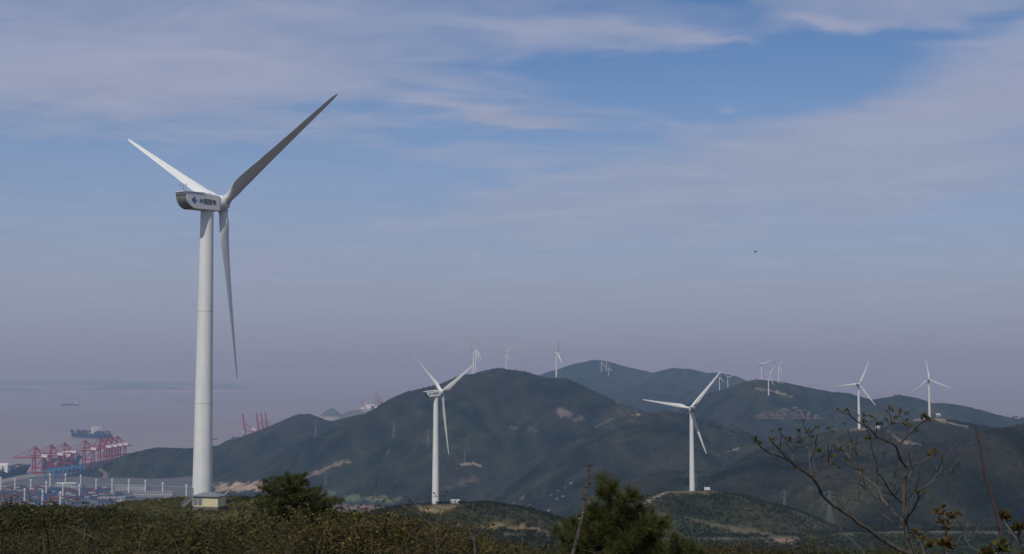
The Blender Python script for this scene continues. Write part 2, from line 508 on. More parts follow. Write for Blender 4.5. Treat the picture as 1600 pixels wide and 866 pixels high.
def veg(x, y):
    """patchiness of the hill vegetation: light scrub on ribs, dark wood in between"""
    a = fbm(x / 48 + 1.5 * perlin(x / 200, y / 200), y / 95 + 3, 4) + .7 * fbm(x / 210 + 31, y / 260, 3)
    return np.clip(.8 + 1.0 * a, .3, 1.8)
VG = veg(TX, TY)
green = green * VG[..., None] * (1 + (VG[..., None] - 1) * np.array([.22, .08, -.1])).clip(.6, 1.5)
brown = brown * np.sqrt(VG)[..., None]
tcol = green * (1 - sst(nA + 0.5 * nC, 0.10, .6)[..., None]) + brown * sst(nA + 0.5 * nC, 0.10, .6)[..., None]
m = TID == 0
scr = lerp((0.036, 0.032, 0.016), (0.052, 0.042, 0.022), sst(nB, -.4, .4))
tcol[m] = scr[m]
dp = np.hypot((TX - T1BASE[0] - 3) / 1.35, TY - T1BASE[1] - 4)
padm = (sst(-dp, -34, -22) * (TID == 0))
grass = lerp((0.060, 0.066, 0.020), (0.085, 0.074, 0.030), sst(fbm(TX / 6, TY / 6, 3), -.4, .4))
tcol = tcol * (1 - padm[..., None]) + grass * padm[..., None]
m = TID == 1
flat = lerp((0.075, 0.085, 0.045), (0.12, 0.10, 0.075), sst(nB, -.3, .4))
tcol[m] = flat[m]
nearids = [NAMES.index(q) + 2 for q in ('hill_b', 'shelf_b', 'hill_c', 'shelf_c')]
m = np.isin(TID, nearids)
scr2 = lerp((0.027, 0.032, 0.014), (0.040, 0.039, 0.020), sst(nB, -.35, .4))
tcol[m] = scr2[m]
bare = np.maximum(np.zeros(TX.shape), padm)
TAN = (0.165, 0.128, 0.088); PALE = (0.22, 0.175, 0.125); RED = (0.15, 0.095, 0.072); ROCK = (0.105, 0.088, 0.078); DRY = (0.120, 0.095, 0.050); ROAD = (0.19, 0.165, 0.13)
wobn = fbm(TX / 22, TY / 22, 3)
def soil(pl, wpx, colr, d0, d1, amt=1.0):
    global tcol, bare
    s = seg_d(TPX, TPY, pl) / wpx
    a = sst(1.15 - s + 1.3 * wobn, 0.0, 0.7) * ((TY > d0) & (TY < d1)) * amt
    c = np.asarray(colr) * (1 + 0.25 * nB)[..., None]
    tcol = tcol * (1 - a[..., None]) + c * a[..., None]
    bare = np.maximum(bare, a)
for q in [([(479, 745), (506, 735), (530, 722), (548, 721)], 3.0, TAN, 2000, 4200), ([(508, 732), (535, 725)], 3.5, TAN, 2000, 4200),
          ([(722, 726), (731, 724)], 3.2, PALE, 2000, 4200), ([(731, 725), (744, 726), (754, 729)], 1.6, PALE, 2000, 4200), ([(716, 731), (735, 733)], 1.2, TAN, 2000, 4200),
          ([(873, 643), (893, 648)], 5.0, ROCK, 2000, 4200), ([(896, 655), (913, 655)], 4.0, ROCK, 2000, 4200), ([(796, 667), (806, 670)], 2.5, ROCK, 2000, 4200, .6),
          ([(826, 668), (836, 672)], 3.0, ROCK, 2000, 4200, .6), ([(964, 629), (970, 631)], 1.8, TAN, 2000, 4200), ([(986, 649), (1000, 647)], 1.6, PALE, 2000, 4200),
          ([(930, 668), (945, 660), (960, 654)], 2.0, ROCK, 2000, 4200, .7), ([(795, 792), (816, 779), (834, 770)], 2.0, TAN, 1500, 3600), ([(690, 765), (720, 755), (745, 748)], 5.0, (0.085, 0.062, 0.045), 1500, 3600, .7),
          ([(600, 715), (607, 708)], 1.6, ROCK, 2000, 4200, .8), ([(610, 684), (618, 682)], 1.8, TAN, 2000, 4200, .9),
          ([(1222, 639), (1246, 637)], 1.2, RED, 2900, 4600, .9), ([(1196, 642.5), (1258, 641)], 1.0, RED, 2900, 4600, .85), ([(1184, 646), (1268, 645.5)], 1.0, RED, 2900, 4600, .9), ([(1181, 649.5), (1278, 649.5)], 1.0, RED, 2900, 4600, .85), ([(1184, 653), (1287, 653.5)], 1.1, RED, 2900, 4600, .8),
          ([(1182, 607), (1205, 611), (1240, 621)], 1.6, TAN, 3000, 4600), ([(1215, 597), (1224, 598)], 2.0, TAN, 3500, 4600, .8),
          ([(1002, 790), (1020, 779), (1045, 768), (1080, 767), (1112, 766)], 2.2, ROAD, 800, 1200), ([(1050, 768), (1079, 769), (1125, 768)], 4.0, DRY, 900, 1200, .8),
          ([(990, 806), (1030, 804), (1080, 812), (1130, 823), (1180, 832), (1245, 842)], 5.0, (0.095, 0.078, 0.050), 800, 1010, .7),
          ([(1210, 843), (1240, 845)], 2.0, (0.20, 0.125, 0.085), 780, 1000), ([(1020, 842), (1130, 842), (1240, 848)], 1.2, ROAD, 780, 960, .6),
          ([(1310, 836), (1420, 832), (1600, 832)], 2.6, (0.10, 0.085, 0.055), 820, 1100, .6),
          ([(650, 792), (676, 791), (700, 793), (716, 790)], 4.5, DRY, 640, 800), ([(655, 797), (690, 800)], 2.5, (0.22, 0.17, 0.09), 640, 800, .9),
          ([(715, 821), (760, 823), (830, 826), (858, 833)], 2.8, (0.19, 0.142, 0.082), 600, 760), ([(790, 834), (860, 838)], 2.0, (0.15, 0.14, 0.07), 600, 760, .7),
          ([(1425, 656), (1452, 654), (1476, 656)], 2.4, TAN, 1900, 2400), ([(1465, 658), (1490, 663), (1512, 667)], 1.5, TAN, 1900, 2400), ([(1390, 674), (1404, 688), (1450, 698)], 1.9, TAN, 1500, 2400, .8),
          ([(1330, 671), (1372, 670)], 2.0, TAN, 1700, 2100, .8), ([(1146, 704), (1154, 701)], 2.2, PALE, 1400, 3300), ([(1120, 712), (1146, 704)], 1.4, TAN, 1400, 3300, .7),
          ([(340, 762), (420, 760)], 7.0, (0.27, 0.20, 0.14), 2700, 3900), ([(420, 762), (520, 772)], 5.0, (0.085, 0.105, 0.045), 2500, 3500, .8), ([(540, 778), (620, 782)], 6.0, (0.075, 0.10, 0.04), 2300, 3300, .8),
          ([(525, 790), (580, 792)], 3.0, (0.15, 0.09, 0.085), 2300, 3300), ([(560, 776), (610, 782)], 1.3, TAN, 2300, 3300, .7), ([(158, 735), (168, 742), (150, 752)], 2.5, TAN, 3300, 3800, .9),
          ([(860, 588), (886, 589)], 1.5, TAN, 3000, 3500, .7), ([(965, 640), (980, 655), (1000, 662)], 1.0, TAN, 2500, 3300, .5)]:
    soil(*q)
vi = np.arange(TX.size).reshape(TX.shape)
quads = np.stack([vi[:-1, :-1], vi[:-1, 1:], vi[1:, 1:], vi[1:, :-1]], -1).reshape(-1, 4)
terr = big_mesh('terrain', np.stack([TX, TY, TZ], -1).reshape(-1, 3), quads, attr_mat('terrain_ground', 0.95, 0.08, 0.02, 0.32, 0.9), tcol.reshape(-1, 3), True)
tag(terr, kind='structure')

# ------------------------------------------------------------------ sea
m = bpy.data.materials.new('silty_sea'); m.use_nodes = True
t = NT(m.node_tree); b = t.n['Principled BSDF']
g = t.node('ShaderNodeTexCoord')
big = t.noise(g.outputs['Object'], 0.0006, 5, 0.6, 0.5)
t.l.new(t.mix(t.smooth(big, 0.35, 0.65), (0.168, 0.138, 0.127), (0.200, 0.162, 0.146)), b.inputs['Base Color'])
b.inputs['Roughness'].default_value = 0.38
b.inputs['Specular IOR Level'].default_value = 0.35
bn = t.node('ShaderNodeBump'); bn.inputs['Strength'].default_value = 0.25; bn.inputs['Distance'].default_value = 1.0
t.l.new(t.noise(g.outputs['Object'], 0.05, 5, 0.6), bn.inputs['Height'])
t.l.new(bn.outputs[0], b.inputs['Normal'])
S = 95000.0
sea = MB().add([(-S, -S, 0), (S, -S, 0), (S, S, 0), (-S, S, 0)], [(0, 1, 2, 3)]).build('sea', m)
tag(sea, kind='structure')

# ------------------------------------------------------------------ haze: one closed box of thin even air
hm = bpy.data.materials.new('haze_air'); hm.use_nodes = True
t = NT(hm.node_tree); t.n.clear()
pv = t.node('ShaderNodeVolumePrincipled')
pv.inputs['Color'].default_value = (0.232, 0.380, 0.560, 1)
pv.inputs['Absorption Color'].default_value = (0.537, 0.277, 0.204, 1)
pv.inputs['Density'].default_value = 1.2e-4
pv.inputs['Anisotropy'].default_value = 0.0
ou = t.node('ShaderNodeOutputMaterial')
t.l.new(pv.outputs[0], ou.inputs['Volume'])
HZ = 98000.0
hzo = MB().box(-HZ, HZ, -HZ, HZ, -6.0, 415.0).build('haze', hm)
tag(hzo, kind='stuff')
sc.cycles.volume_bounces = 1

# ================================================================== THE PORT
M_conc = mat('quay_concrete', (0.105, 0.098, 0.096), 0.9, col2=(0.060, 0.062, 0.066), scale=0.012, dist=0.6)
M_red = mat('crane_red_paint', (0.29, 0.022, 0.042), 0.55, var=0.3, scale=0.05)
M_white = mat('white_paint', (0.72, 0.72, 0.69), 0.5, var=0.12, scale=0.2)
M_blue = mat('crane_blue_paint', (0.05, 0.17, 0.36), 0.55, var=0.25, scale=0.05)
M_hull = mat('hull_blue_paint', (0.018, 0.035, 0.075), 0.5, var=0.3, scale=0.02)
M_hull2 = mat('hull_grey_paint', (0.06, 0.075, 0.10), 0.5, var=0.3, scale=0.02)
M_deck = mat('deck_steel', (0.16, 0.12, 0.11), 0.8, var=0.2, scale=0.05)
M_galv = mat('galvanised_steel', (0.34, 0.36, 0.37), 0.5, metal=0.4, var=0.15, scale=0.5)
M_roof = mat('roof_sheet_grey', (0.21, 0.22, 0.23), 0.6, var=0.15, scale=0.05)
M_win = mat('dark_window_glass', (0.03, 0.035, 0.045), 0.15, spec=0.5)
M_pvc = {'blue': (0.028, 0.070, 0.16), 'dark red': (0.125, 0.026, 0.028), 'white': (0.36, 0.36, 0.36), 'green': (0.022, 0.075, 0.07), 'orange': (0.21, 0.075, 0.03)}
M_cont = {k: mat('container_' + k.replace(' ', '_') + '_paint', v, 0.6, var=0.25, scale=0.4) for k, v in M_pvc.items()}

# quay platform (hill rises through it)
ed = [(quay_x(y), y) for y in (2500, 3000, 3500, 4000, 4420)]
inn = [(-420, 4420), (-420, 2500)]
pts = ed + inn
n = len(pts)
port = MB().add([(x, y, 4.0) for x, y in pts] + [(x, y, -5.0) for x, y in pts],
                [tuple(range(n))[::-1], tuple(range(n, 2 * n))] + [(i, (i + 1) % n, (i + 1) % n + n, i + n) for i in range(n)]).build('quay', M_conc)
tag(port, kind='structure')
M_asph = mat('port_asphalt', (0.10, 0.10, 0.105), 0.9, var=0.25, scale=0.02)
M_apron = mat('pale_concrete_apron', (0.20, 0.185, 0.17), 0.9, var=0.2, scale=0.01)
def strip(name, pl, wd, z, m):
    mb = MB()
    pl = [np.array(p, float) for p in pl]
    L = []; Rr = []
    for i, p in enumerate(pl):
        d = pl[min(i + 1, len(pl) - 1)] - pl[max(i - 1, 0)]
        d /= np.linalg.norm(d); nn = np.array([-d[1], d[0]])
        L.append((*(p + nn * wd / 2), z)); Rr.append((*(p - nn * wd / 2), z))
    k = len(pl)
    mb.add(L + Rr, [(i, i + k, i + 1 + k, i + 1) for i in range(k - 1)])
    return tag(mb.build(name, m), kind='structure')
strip('quay_apron', [(quay_x(y) + 36, y) for y in (3250, 3600, 3900, 4200, 4410)], 62, 4.15, M_apron)
strip('road', [(-1290, 3300), (-1220, 3420), (-1170, 3600), (-1150, 3800), (-1130, 4050)], 34, 4.15, M_asph)
strip('road', [(-1420, 3330), (-1250, 3320), (-1050, 3380), (-900, 3330), (-700, 3250)], 26, 4.3, M_apron)
strip('road', [(-1100, 2900), (-700, 2990), (-480, 3120)], 16, 4.45, M_apron)

# ---- ship-to-shore cranes
def crane_meshes(raised):
    d = {}
    d['legs'] = [MB().bar((x, y, 2), (x, y * (0.75 if x < 10 else 0.8), 44), 2.9, 2.6) for x in (0, 30) for y in (-10, 10)]
    d['sill_beam'] = [MB().bar((0, -13, 3), (30, -13 + 0, 3), 2.6).bar((0, 13, 3), (30, 13, 3), 2.6).bar((0, -13, 3), (0, 13, 3), 2.9).bar((30, -13, 3), (30, 13, 3), 2.9)]
    d['portal_beam'] = [MB().bar((0, -9, 17), (30, -9, 17), 2.6).bar((0, 9, 17), (30, 9, 17), 2.6).bar((0, -9, 44), (0, 9, 44), 3.1).bar((30, -9, 44), (30, 9, 44), 3.1)
                        .bar((0, -9, 18), (28, -8.5, 42), 1.6).bar((0, 9, 18), (28, 8.5, 42), 1.6)]
    d['apex_frame'] = [MB().bar((0, -8, 44), (4, -3, 78), 2.3).bar((0, 8, 44), (4, 3, 78), 2.3).bar((4, -4, 78), (4, 4, 78), 2.9).bar((30, -5, 46), (5, -3, 76), 1.6).bar((30, 5, 46), (5, 3, 76), 1.6).bar((1.5, -6, 58), (1.5, 6, 58), 1.6)]
    d['back_girder'] = [MB().bar((-3, -4, 46), (52, -4, 46), 2.0, 3.4).bar((-3, 4, 46), (52, 4, 46), 2.0, 3.4).bar((52, -4, 46), (52, 4, 46), 2.0)]
    if raised:
        e = (-12, 0, 116)
        d['boom'] = [MB().bar((-3, -4, 46), (e[0], -3, e[2]), 5.2, 7.2).bar((-3, 4, 46), (e[0], 3, e[2]), 5.2, 7.2).bar((e[0], -3, e[2]), (e[0], 3, e[2]), 2.3).bar((-7.5, -3.5, 81), (-7.5, 3.5, 81), 1.6)]
        d['stays'] = [MB().bar((4, 0, 78), (-9, 0, 92), 1.2)]
    else:
        d['boom'] = [MB().bar((-3, -4, 46), (-62, -3.5, 46), 2.0, 3.1).bar((-3, 4, 46), (-62, 3.5, 46), 2.0, 3.1).bar((-62, -4, 46), (-62, 4, 46), 2.0).bar((-30, -4, 46), (-30, 4, 46), 1.6)]
        d['stays'] = [MB().bar((4, -2.5, 78), (-56, -3.5, 47.5), 1.2), MB().bar((4, 2.5, 78), (-30, 3.5, 47.5), 1.2), MB().bar((4, 0, 78), (46, 0, 47.5), 1.2)]
    d['machinery_house'] = [MB().box(24, 42, -5.5, 5.5, 47.6, 54.5)]
    d['operator_cab'] = [MB().box(-12, -8, -2, 2, 39.5, 43.5)]
    return d
def make_crane(raised):
    root = empty('gantry_crane', (0, 0, 0))
    names = {'legs': 'leg', 'stays': 'stay'}
    for k, L in crane_meshes(raised).items():
        for mb in L:
            o = mb.build(names.get(k, k), M_white if k in ('machinery_house', 'operator_cab') else M_red, root)
            if k == 'machinery_house':
                MB().box(22.5, 43.5, -6, 6, 54.5, 55.3).build('house_roof', M_white, o)
    return root
qa = math.atan2(1, 0.089) - math.pi / 2          # turn of the quay line
proto = make_crane(False)
tag(proto, 'red quayside gantry crane with lowered boom and white machinery house', 'crane', 'gantry cranes with lowered booms along the container quay')
for i, (px, d) in enumerate([(58.8, 3731), (83.5, 3815), (104.4, 3925), (136, 4075), (160, 4195), (169, 4245), (177.4, 4290), (186, 4340)]):
    o = proto if i == 0 else copy_tree(proto)
    x = (px - 800) / F * d
    o.location = (max(x, quay_x(d) + 6), d, 4.0)
    o['label'] = 'red gantry crane with lowered boom, %s along the quay from the blue berthed ship' % ('first second third fourth fifth sixth seventh eighth'.split()[i])
    o.rotation_euler = (0, 0, qa)
proto2 = make_crane(True)
tag(proto2, 'red gantry crane with its boom raised upright behind the wooded hill', 'crane', 'gantry cranes with raised booms behind the hill')
for i, (px, d) in enumerate([(386, 5400), (407, 5500), (414.5, 5545), (421, 5590)]):
    o = proto2 if i == 0 else copy_tree(proto2)
    o.location = ((px - 800) / F * d, d, 4.0)
    o.rotation_euler = (0, 0, 0.12)
fq = MB().box(-1135, -980, 5330, 5750, -5, 4).build('far_quay', M_conc)
tag(fq, kind='structure')

# ---- blue yard cranes on rubber tyres
def make_rtg():
    root = empty('yard_crane', (0, 0, 0))
    for x in (-12, 12):
        for y in (-5, 5):
            MB().bar((x, y, 0.5), (x, y * 0.8, 22), 1.6).build('leg', M_blue, root)
        MB().bar((x, -7, 1.2), (x, 7, 1.2), 1.8).build('bogie_beam', M_blue, root)
    MB().bar((-14, -4, 23), (14, -4, 23), 1.8, 2.6).bar((-14, 4, 23), (14, 4, 23), 1.8, 2.6).bar((-14, -4, 23), (-14, 4, 23), 1.6).bar((14, -4, 23), (14, 4, 23), 1.6).build('top_girder', M_blue, root)
    MB().box(-3, 4, -5, 5, 24.4, 28).build('trolley', M_blue, root)
    MB().box(4, 6.5, 2, 5, 19, 21.6).build('operator_cab', M_white, root)
    return root
rt = make_rtg()
tag(rt, 'blue portal yard crane standing over the container blocks near the red cranes', 'crane', 'blue yard cranes behind the quay')
for i, (px, py) in enumerate([(78, 748), (86, 746), (94, 747), (99, 744), (107, 744), (113, 742), (120, 743), (126, 741)]):
    o = rt if i == 0 else copy_tree(rt)
    o.location = tuple(PZ(px, py, 4.0)); o.rotation_euler = (0, 0, qa + (0.1 if i % 2 else 0))

# ---- containers in the yard
def cont_mesh():
    mb = MB().box(0.02, 12.17, 0.02, 2.42, 0, 2.57)
    for k in range(12):                                    # side corrugation
        mb.box(0.5 + k * 0.95, 0.95 + k * 0.95, -0.04, 0.02, 0.2, 2.4)
    return mb
base_me = {}
for k in M_pvc:
    o = cont_mesh().build('shipping_container', M_cont[k]); base_me[k] = o.data
    bpy.data.objects.remove(o)
keys = ['blue', 'dark red', 'white', 'green', 'orange', 'blue', 'dark red', 'blue']
crng = np.random.default_rng(11)
slots = []
for (px, py, nx, ny, mh) in [(28, 771, 9, 4, 3), (62, 768, 8, 4, 3), (100, 772, 9, 4, 3), (140, 770, 7, 4, 3), (85, 781, 10, 3, 3), (36, 781, 7, 3, 3), (165, 774, 6, 4, 3), (20, 762, 6, 3, 3), (185, 779, 6, 3, 3), (60, 776, 7, 2, 3), (128, 778, 6, 3, 3), (12, 776, 6, 3, 3), (110, 767, 8, 3, 3), (150, 781, 8, 3, 3), (45, 787, 9, 3, 3), (100, 788, 9, 3, 3), (160, 766, 6, 3, 3), (45, 764, 7, 2, 3), (190, 786, 8, 3, 3)]:
    c = PZ(px, py, 4.0)
    for i in range(nx):
        for j in range(ny):
            hgt = crng.integers(1, mh + 1)
            for q in range(hgt):
                slots.append((c[0] + (i - nx / 2) * 12.9, c[1] + (j - ny / 2) * 5.2 + crng.uniform(-.2, .2), 4.2 + q * 2.6, keys[crng.integers(len(keys))]))
slots.sort(key=lambda s: s[1])
cnt = {k: 0 for k in M_pvc}
for x, y, z, k in slots[:300]:
    o = bpy.data.objects.new('shipping_container', base_me[k]); COL.objects.link(o)
    o.location = (x, y, z)
    tag(o, k + ' shipping container in the stacks of the port yard', 'container', k + ' containers stacked in the port yard')
rest = {}
for x, y, z, k in slots[300:]:
    rest.setdefault(k, MB()).box(x, x + 12.17, y, y + 2.42, z, z + 2.57)
for k, mb in rest.items():
    tag(mb.build('container_stacks', M_cont[k]), kind='stuff')

# rows of boxes standing behind the quay cranes, too far to pick apart
back = {}
for y0 in np.arange(3760, 4330, 15.0):
    for xo in np.arange(46, 120, 9.0):
        if crng.random() < .25: continue
        k = ['dark red', 'dark red', 'dark red', 'blue', 'orange', 'dark red'][crng.integers(6)]
        x = quay_x(y0) + xo
        back.setdefault(k, MB()).box(x, x + 2.4, y0, y0 + 12.2, 4.2, 4.2 + 2.6 * crng.integers(1, 5))
for k, mb in back.items():
    tag(mb.build('quayside_container_stacks', M_cont[k]), kind='stuff')

# ---- floodlight masts
def make_mast():
    root = empty('floodlight_mast', (0, 0, 0))
    MB().tube([(0, 0, 0), (0, 0, 32)], [1.7, 1.15], 10).build('pole', M_white, root, True)
    MB().tube([(0, 0, 0), (0, 0, 1.2)], [1.9, 1.9], 10).build('base', M_white, root, True)
    h = MB().tube([(0, 0, 26.5), (0, 0, 28.2), (0, 0, 28.3)], [2.6, 2.6, 1.2], 12).build('lamp_ring', M_white, root, True)
    MB().tube([(0, 0, 29.6), (0, 0, 31.8), (0, 0, 32.4)], [2.5, 2.5, 0.9], 12).build('lamp_crown', M_white, root, True)
    MB().tube([(0, 0, 16.5), (0, 0, 17.0)], [2.2, 2.2], 12).build('platform', M_white, root, True)
    return root
ms = make_mast()
tag(ms, 'tall white floodlight mast with a ringed head in the port yard', 'light mast', 'floodlight masts across the port yard')
for i, (px, py) in enumerate([(23, 768), (48, 770), (72, 773), (78, 760), (102, 760), (126, 762), (98, 777), (124, 778), (150, 769), (175, 769), (201, 770), (227, 771), (254, 775), (291, 779), (38, 786), (66, 789), (94, 791), (1, 766)]):
    o = ms if i == 0 else copy_tree(ms)
    o.location = tuple(PZ(px, py, 4.0))

M_wall = mat('dusty_white_wall', (0.44, 0.44, 0.42), 0.75, var=0.25, scale=0.08)
# ---- port buildings: walls, roof, one mesh per window
def building(name, label, px, py, wx, wy, hh, rz, cols, rows, roofm, cat='building', wm=None, ridge=0.0):
    c = PZ(px, py, 4.1)
    wm = wm or M_wall
    root = empty(name, c, rz)
    MB().box(-wx / 2, wx / 2, -wy / 2, wy / 2, 0, hh).build('wall', wm, root)
    if ridge:
        MB().prism([(-wx / 2 - .5, hh), (wx / 2 + .5, hh), (wx / 2 + .5, hh + .6), (0, hh + ridge), (-wx / 2 - .5, hh + .6)], -wy / 2 - .5, wy / 2 + .5).build('roof', roofm, root)
    else:
        MB().box(-wx / 2 - .4, wx / 2 + .4, -wy / 2 - .4, wy / 2 + .4, hh + .01, hh + .9).build('roof', roofm, root)
    me = None
    for r in range(rows):
        for q in range(cols):
            x = -wx / 2 + (q + .5) * wx / cols; z = hh / rows * (r + .35)
            if me is None:
                o = MB().box(-wx / cols * .28, wx / cols * .28, -.15, .05, 0, hh / rows * .45).build('window', M_win, root); me = o.data
            else:
                o = bpy.data.objects.new('window', me); COL.objects.link(o); o.parent = root
            o.location = (x, -wy / 2 - .02, z)
    return tag(root, label, cat)
building('warehouse', 'long white port building with a pale roof behind the floodlight masts', 205, 766, 78, 26, 11, 0.10, 12, 3, M_roof)
building('warehouse', 'low white warehouse with a long ribbed front beside the bushes', 240, 775, 92, 24, 9, 0.12, 16, 2, M_roof)
building('office_block', 'small white port office at the end of the low warehouse', 262, 779, 24, 16, 7, 0.12, 5, 2, M_roof)
building('office_block', 'white two-storey port office with wide window bays amid containers', 104, 762, 50, 18, 11, 0.02, 9, 2, M_white)
building('workshop', 'blue-roofed port workshop next to the white office', 122, 764, 26, 20, 10, 0.02, 5, 2, M_blue)
building('warehouse', 'flat grey-roofed shed at the edge of the port yard', 175, 782, 60, 24, 7, 0.1, 8, 1, M_roof)

# ---- ships
def ship(name, label, L, B, Dp, pos, heading, hullm, stacks, castle, group=None, seed=1):
    """bow towards local -x"""
    r = np.random.default_rng(seed)
    root = empty(name, pos, heading)
    secs = []
    for s in np.linspace(0, 1, 15):
        x = -L / 2 + L * s
        wdk = B / 2 * min(1, (s / 0.16) ** 0.55 if s > 0 else 0.02) * (1 if s < .93 else .94)
        wwl = B / 2 * min(1, (max(s - .03, 0) / 0.24) ** 0.7) * (1 if s < .85 else 1 - (s - .85) * 2.2)
        sheer = Dp + (5.0 * max(0, (.14 - s) / .14)) * Dp / 14
        secs.append([(x, 0.02 + wwl * .2, -2.0), (x + (L * .02 if s == 0 else 0), max(wwl, .05), 0.5), (x, max(wdk, .3), sheer)])
    vs = []
    for se in secs:
        vs += [(x, -y, z) for x, y, z in se[::-1]] + se
    fs = []
    for i in range(14):
        for k in range(5):
            a = i * 6 + k
            fs.append((a, a + 1, a + 7, a + 6))
        fs.append((i * 6 + 5, i * 6, i * 6 + 6, i * 6 + 11))
    fs += [tuple(range(6))[::-1], tuple(range(84, 90))]
    MB().add(vs, fs).build('hull', hullm, root)
    cx = -L / 2 + castle * L
    h0 = Dp + .2
    ct = MB().box(cx - L * .018, cx + L * .018, -B * .46, B * .46, h0, h0 + Dp * 1.35).box(cx - L * .012, cx + L * .012, -B * .5, B * .5, h0 + Dp * 1.35, h0 + Dp * 1.55).build('superstructure', M_white, root)
    for k in range(6):
        MB().box(cx - L * .0185, cx - L * .018, -B * .4, B * .4, h0 + Dp * (.25 + k * .18), h0 + Dp * (.32 + k * .18)).build('window_band', M_win, ct)
    MB().box(cx + L * .03, cx + L * .05, -B * .15, B * .15, h0, h0 + Dp * 1.3).build('funnel', M_white, root)
    MB().tube([(-L * .46, 0, h0 + 3), (-L * .46, 0, h0 + Dp * 1.0)], .5, 6).build('foremast', M_white, root)
    if stacks:
        ks = list(M_pvc)
        for x0 in np.arange(-L * .43, L * .45, 14.0):
            if abs(x0 + 7 - cx) < L * .045: continue
            for j in range(5):
                hgt = r.integers(1, stacks + 1) * 2.6
                y0 = -B * .44 + j * B * .176
                MB().box(x0, x0 + 12.2, y0, y0 + B * .168, h0, h0 + hgt).build('container_bay', M_cont[ks[r.choice(5, p=[.36, .32, .14, .08, .10])]], root)
    else:
        for k in range(4):
            MB().box(-L * .38 + k * L * .17, -L * .25 + k * L * .17, -B * .3, B * .3, h0, h0 + Dp * .25).build('hatch_cover', M_deck, root)
    return tag(root, label, 'ship', group)
p = PZ(140, 684, 0)
ship('container_ship', 'laden container ship with dark blue hull sailing off the quay', 300, 46, 20, (p[0], p[1], 0), R(-40), M_hull, 5, 0.68, seed=2)
p = PZ(109, 634, 0)
ship('cargo_ship', 'distant grey cargo ship with a white stern house in the haze', 160, 26, 15, (p[0], p[1], 0), R(-8), M_hull2, 0, 0.88, seed=3)
ship('container_ship', 'dark blue container ship berthed at the quay left of the red cranes', 290, 42, 17, (quay_x(3690) - 32, 3690, 0), R(-86) , M_hull, 4, 0.80, seed=4)
ship('container_ship', 'container ship with white bridge berthed beneath the red gantry cranes', 330, 44, 19, (quay_x(4010) - 28, 4030, 0), R(-86), M_hull, 5, 0.30, seed=5)
p = PZ(281, 627, 0)
ship('barge', 'low far-off barge out on the open water', 70, 14, 6, (p[0], p[1], 0), R(-5), M_hull2, 0, 0.9, seed=6)
p = PZ(333, 687, 0)
ship('motor_vessel', 'small white-decked vessel beside the big turbine tower on the water', 36, 9, 4, (p[0], p[1], 0), R(-12), M_hull, 0, 0.35, seed=7)
p = PZ(370, 685, 0)
ship('motor_vessel', 'small dark coaster moored near the raised red cranes', 48, 11, 5, (p[0], p[1], 0), R(6), M_hull, 0, 0.45, seed=8)

# ---- far islands and the far shore with its own port
M_isle = mat('island_scrub', (0.045, 0.06, 0.035), 0.95, col2=(0.10, 0.085, 0.06), scale=0.004, lo=.35, hi=.7)
def island(pts, width, m=M_isle, sd=0, name='island'):
    P = np.array([PX(*q) for q in pts])
    nx, ny = 120, 15
    s = np.linspace(0, 1, nx)
    cum = np.concatenate([[0], np.cumsum(np.hypot(np.diff(P[:, 0]), np.diff(P[:, 1])))]); cum /= cum[-1]
    X = np.interp(s, cum, P[:, 0]); Y = np.interp(s, cum, P[:, 1]); Z = np.interp(s, cum, P[:, 2])
    L = math.hypot(P[-1, 0] - P[0, 0], P[-1, 1] - P[0, 1])
    Z = Z + 10 * fbm(s * 14 + sd, s * 0 + sd, 4) * (Z > 5)
    vs = []
    for i in range(nx):
        for j in range(ny):
            q = j / (ny - 1) * 2 - 1
            z = -3 + (Z[i] + 3) * (1 - abs(q) ** 1.6) + 6 * (1 - abs(q)) * perlin(s[i] * 40 + sd, q * 3)
            vs.append((X[i], Y[i] + q * width * (0.6 + 0.4 * math.sin(math.pi * s[i])), z))
    fs = [(i * ny + j, (i + 1) * ny + j, (i + 1) * ny + j + 1, i * ny + j + 1) for i in range(nx - 1) for j in range(ny - 1)]
    return tag(MB().add(vs, fs).build(name, m, smooth='all'), kind='structure')
island([(-120, 612, 19500), (-40, 606, 19500), (30, 607, 19500), (60, 609, 19500), (85, 613, 19500)], 500, sd=1)
island([(130, 610, 20500), (175, 601, 20500), (210, 598, 20500), (240, 602, 20500), (270, 604, 20500), (300, 609, 20500)], 700, sd=2)
island([(290, 610, 21500), (330, 605, 21500), (350, 600, 21500), (375, 603, 21500), (392, 610, 21500)], 600, sd=3)
island([(-200, 603, 27000), (-50, 596, 27000), (150, 594, 27000), (300, 597, 27000), (450, 601, 27000)], 900, sd=4)
M_shore = mat('pale_shore_rock', (0.34, 0.28, 0.22), 0.95, var=0.3, scale=0.003)
island([(150, 611.5, 19300), (200, 609.8, 19300), (300, 609.5, 19300), (372, 609.8, 19300)], 150, M_shore, 5, 'shore')
island([(502, 648, 8600), (508, 643, 8600), (515, 638.5, 8600), (521, 638, 8600), (527, 643, 8600), (532, 648, 8600)], 120, sd=6)
island([(528, 651, 8000), (540, 645, 8000), (552, 640, 8000), (562, 641, 8000), (572, 646, 8000), (590, 652, 8000)], 150, sd=7)
island([(500, 655, 7700), (512, 651, 7700), (524, 652, 7700), (536, 656, 7700)], 60, M_shore, 8, 'shore')
island([(545, 640, 10300), (565, 637, 10300), (600, 636, 10300), (640, 635, 10300), (720, 639, 10300)], 260, M_shore, 9, 'far_shore')
island([(600, 633, 11200), (618, 628, 11200), (640, 630, 11200), (660, 629, 11200), (700, 634, 11200)], 260, sd=10)
pr = copy_tree(proto2); d3 = 10150
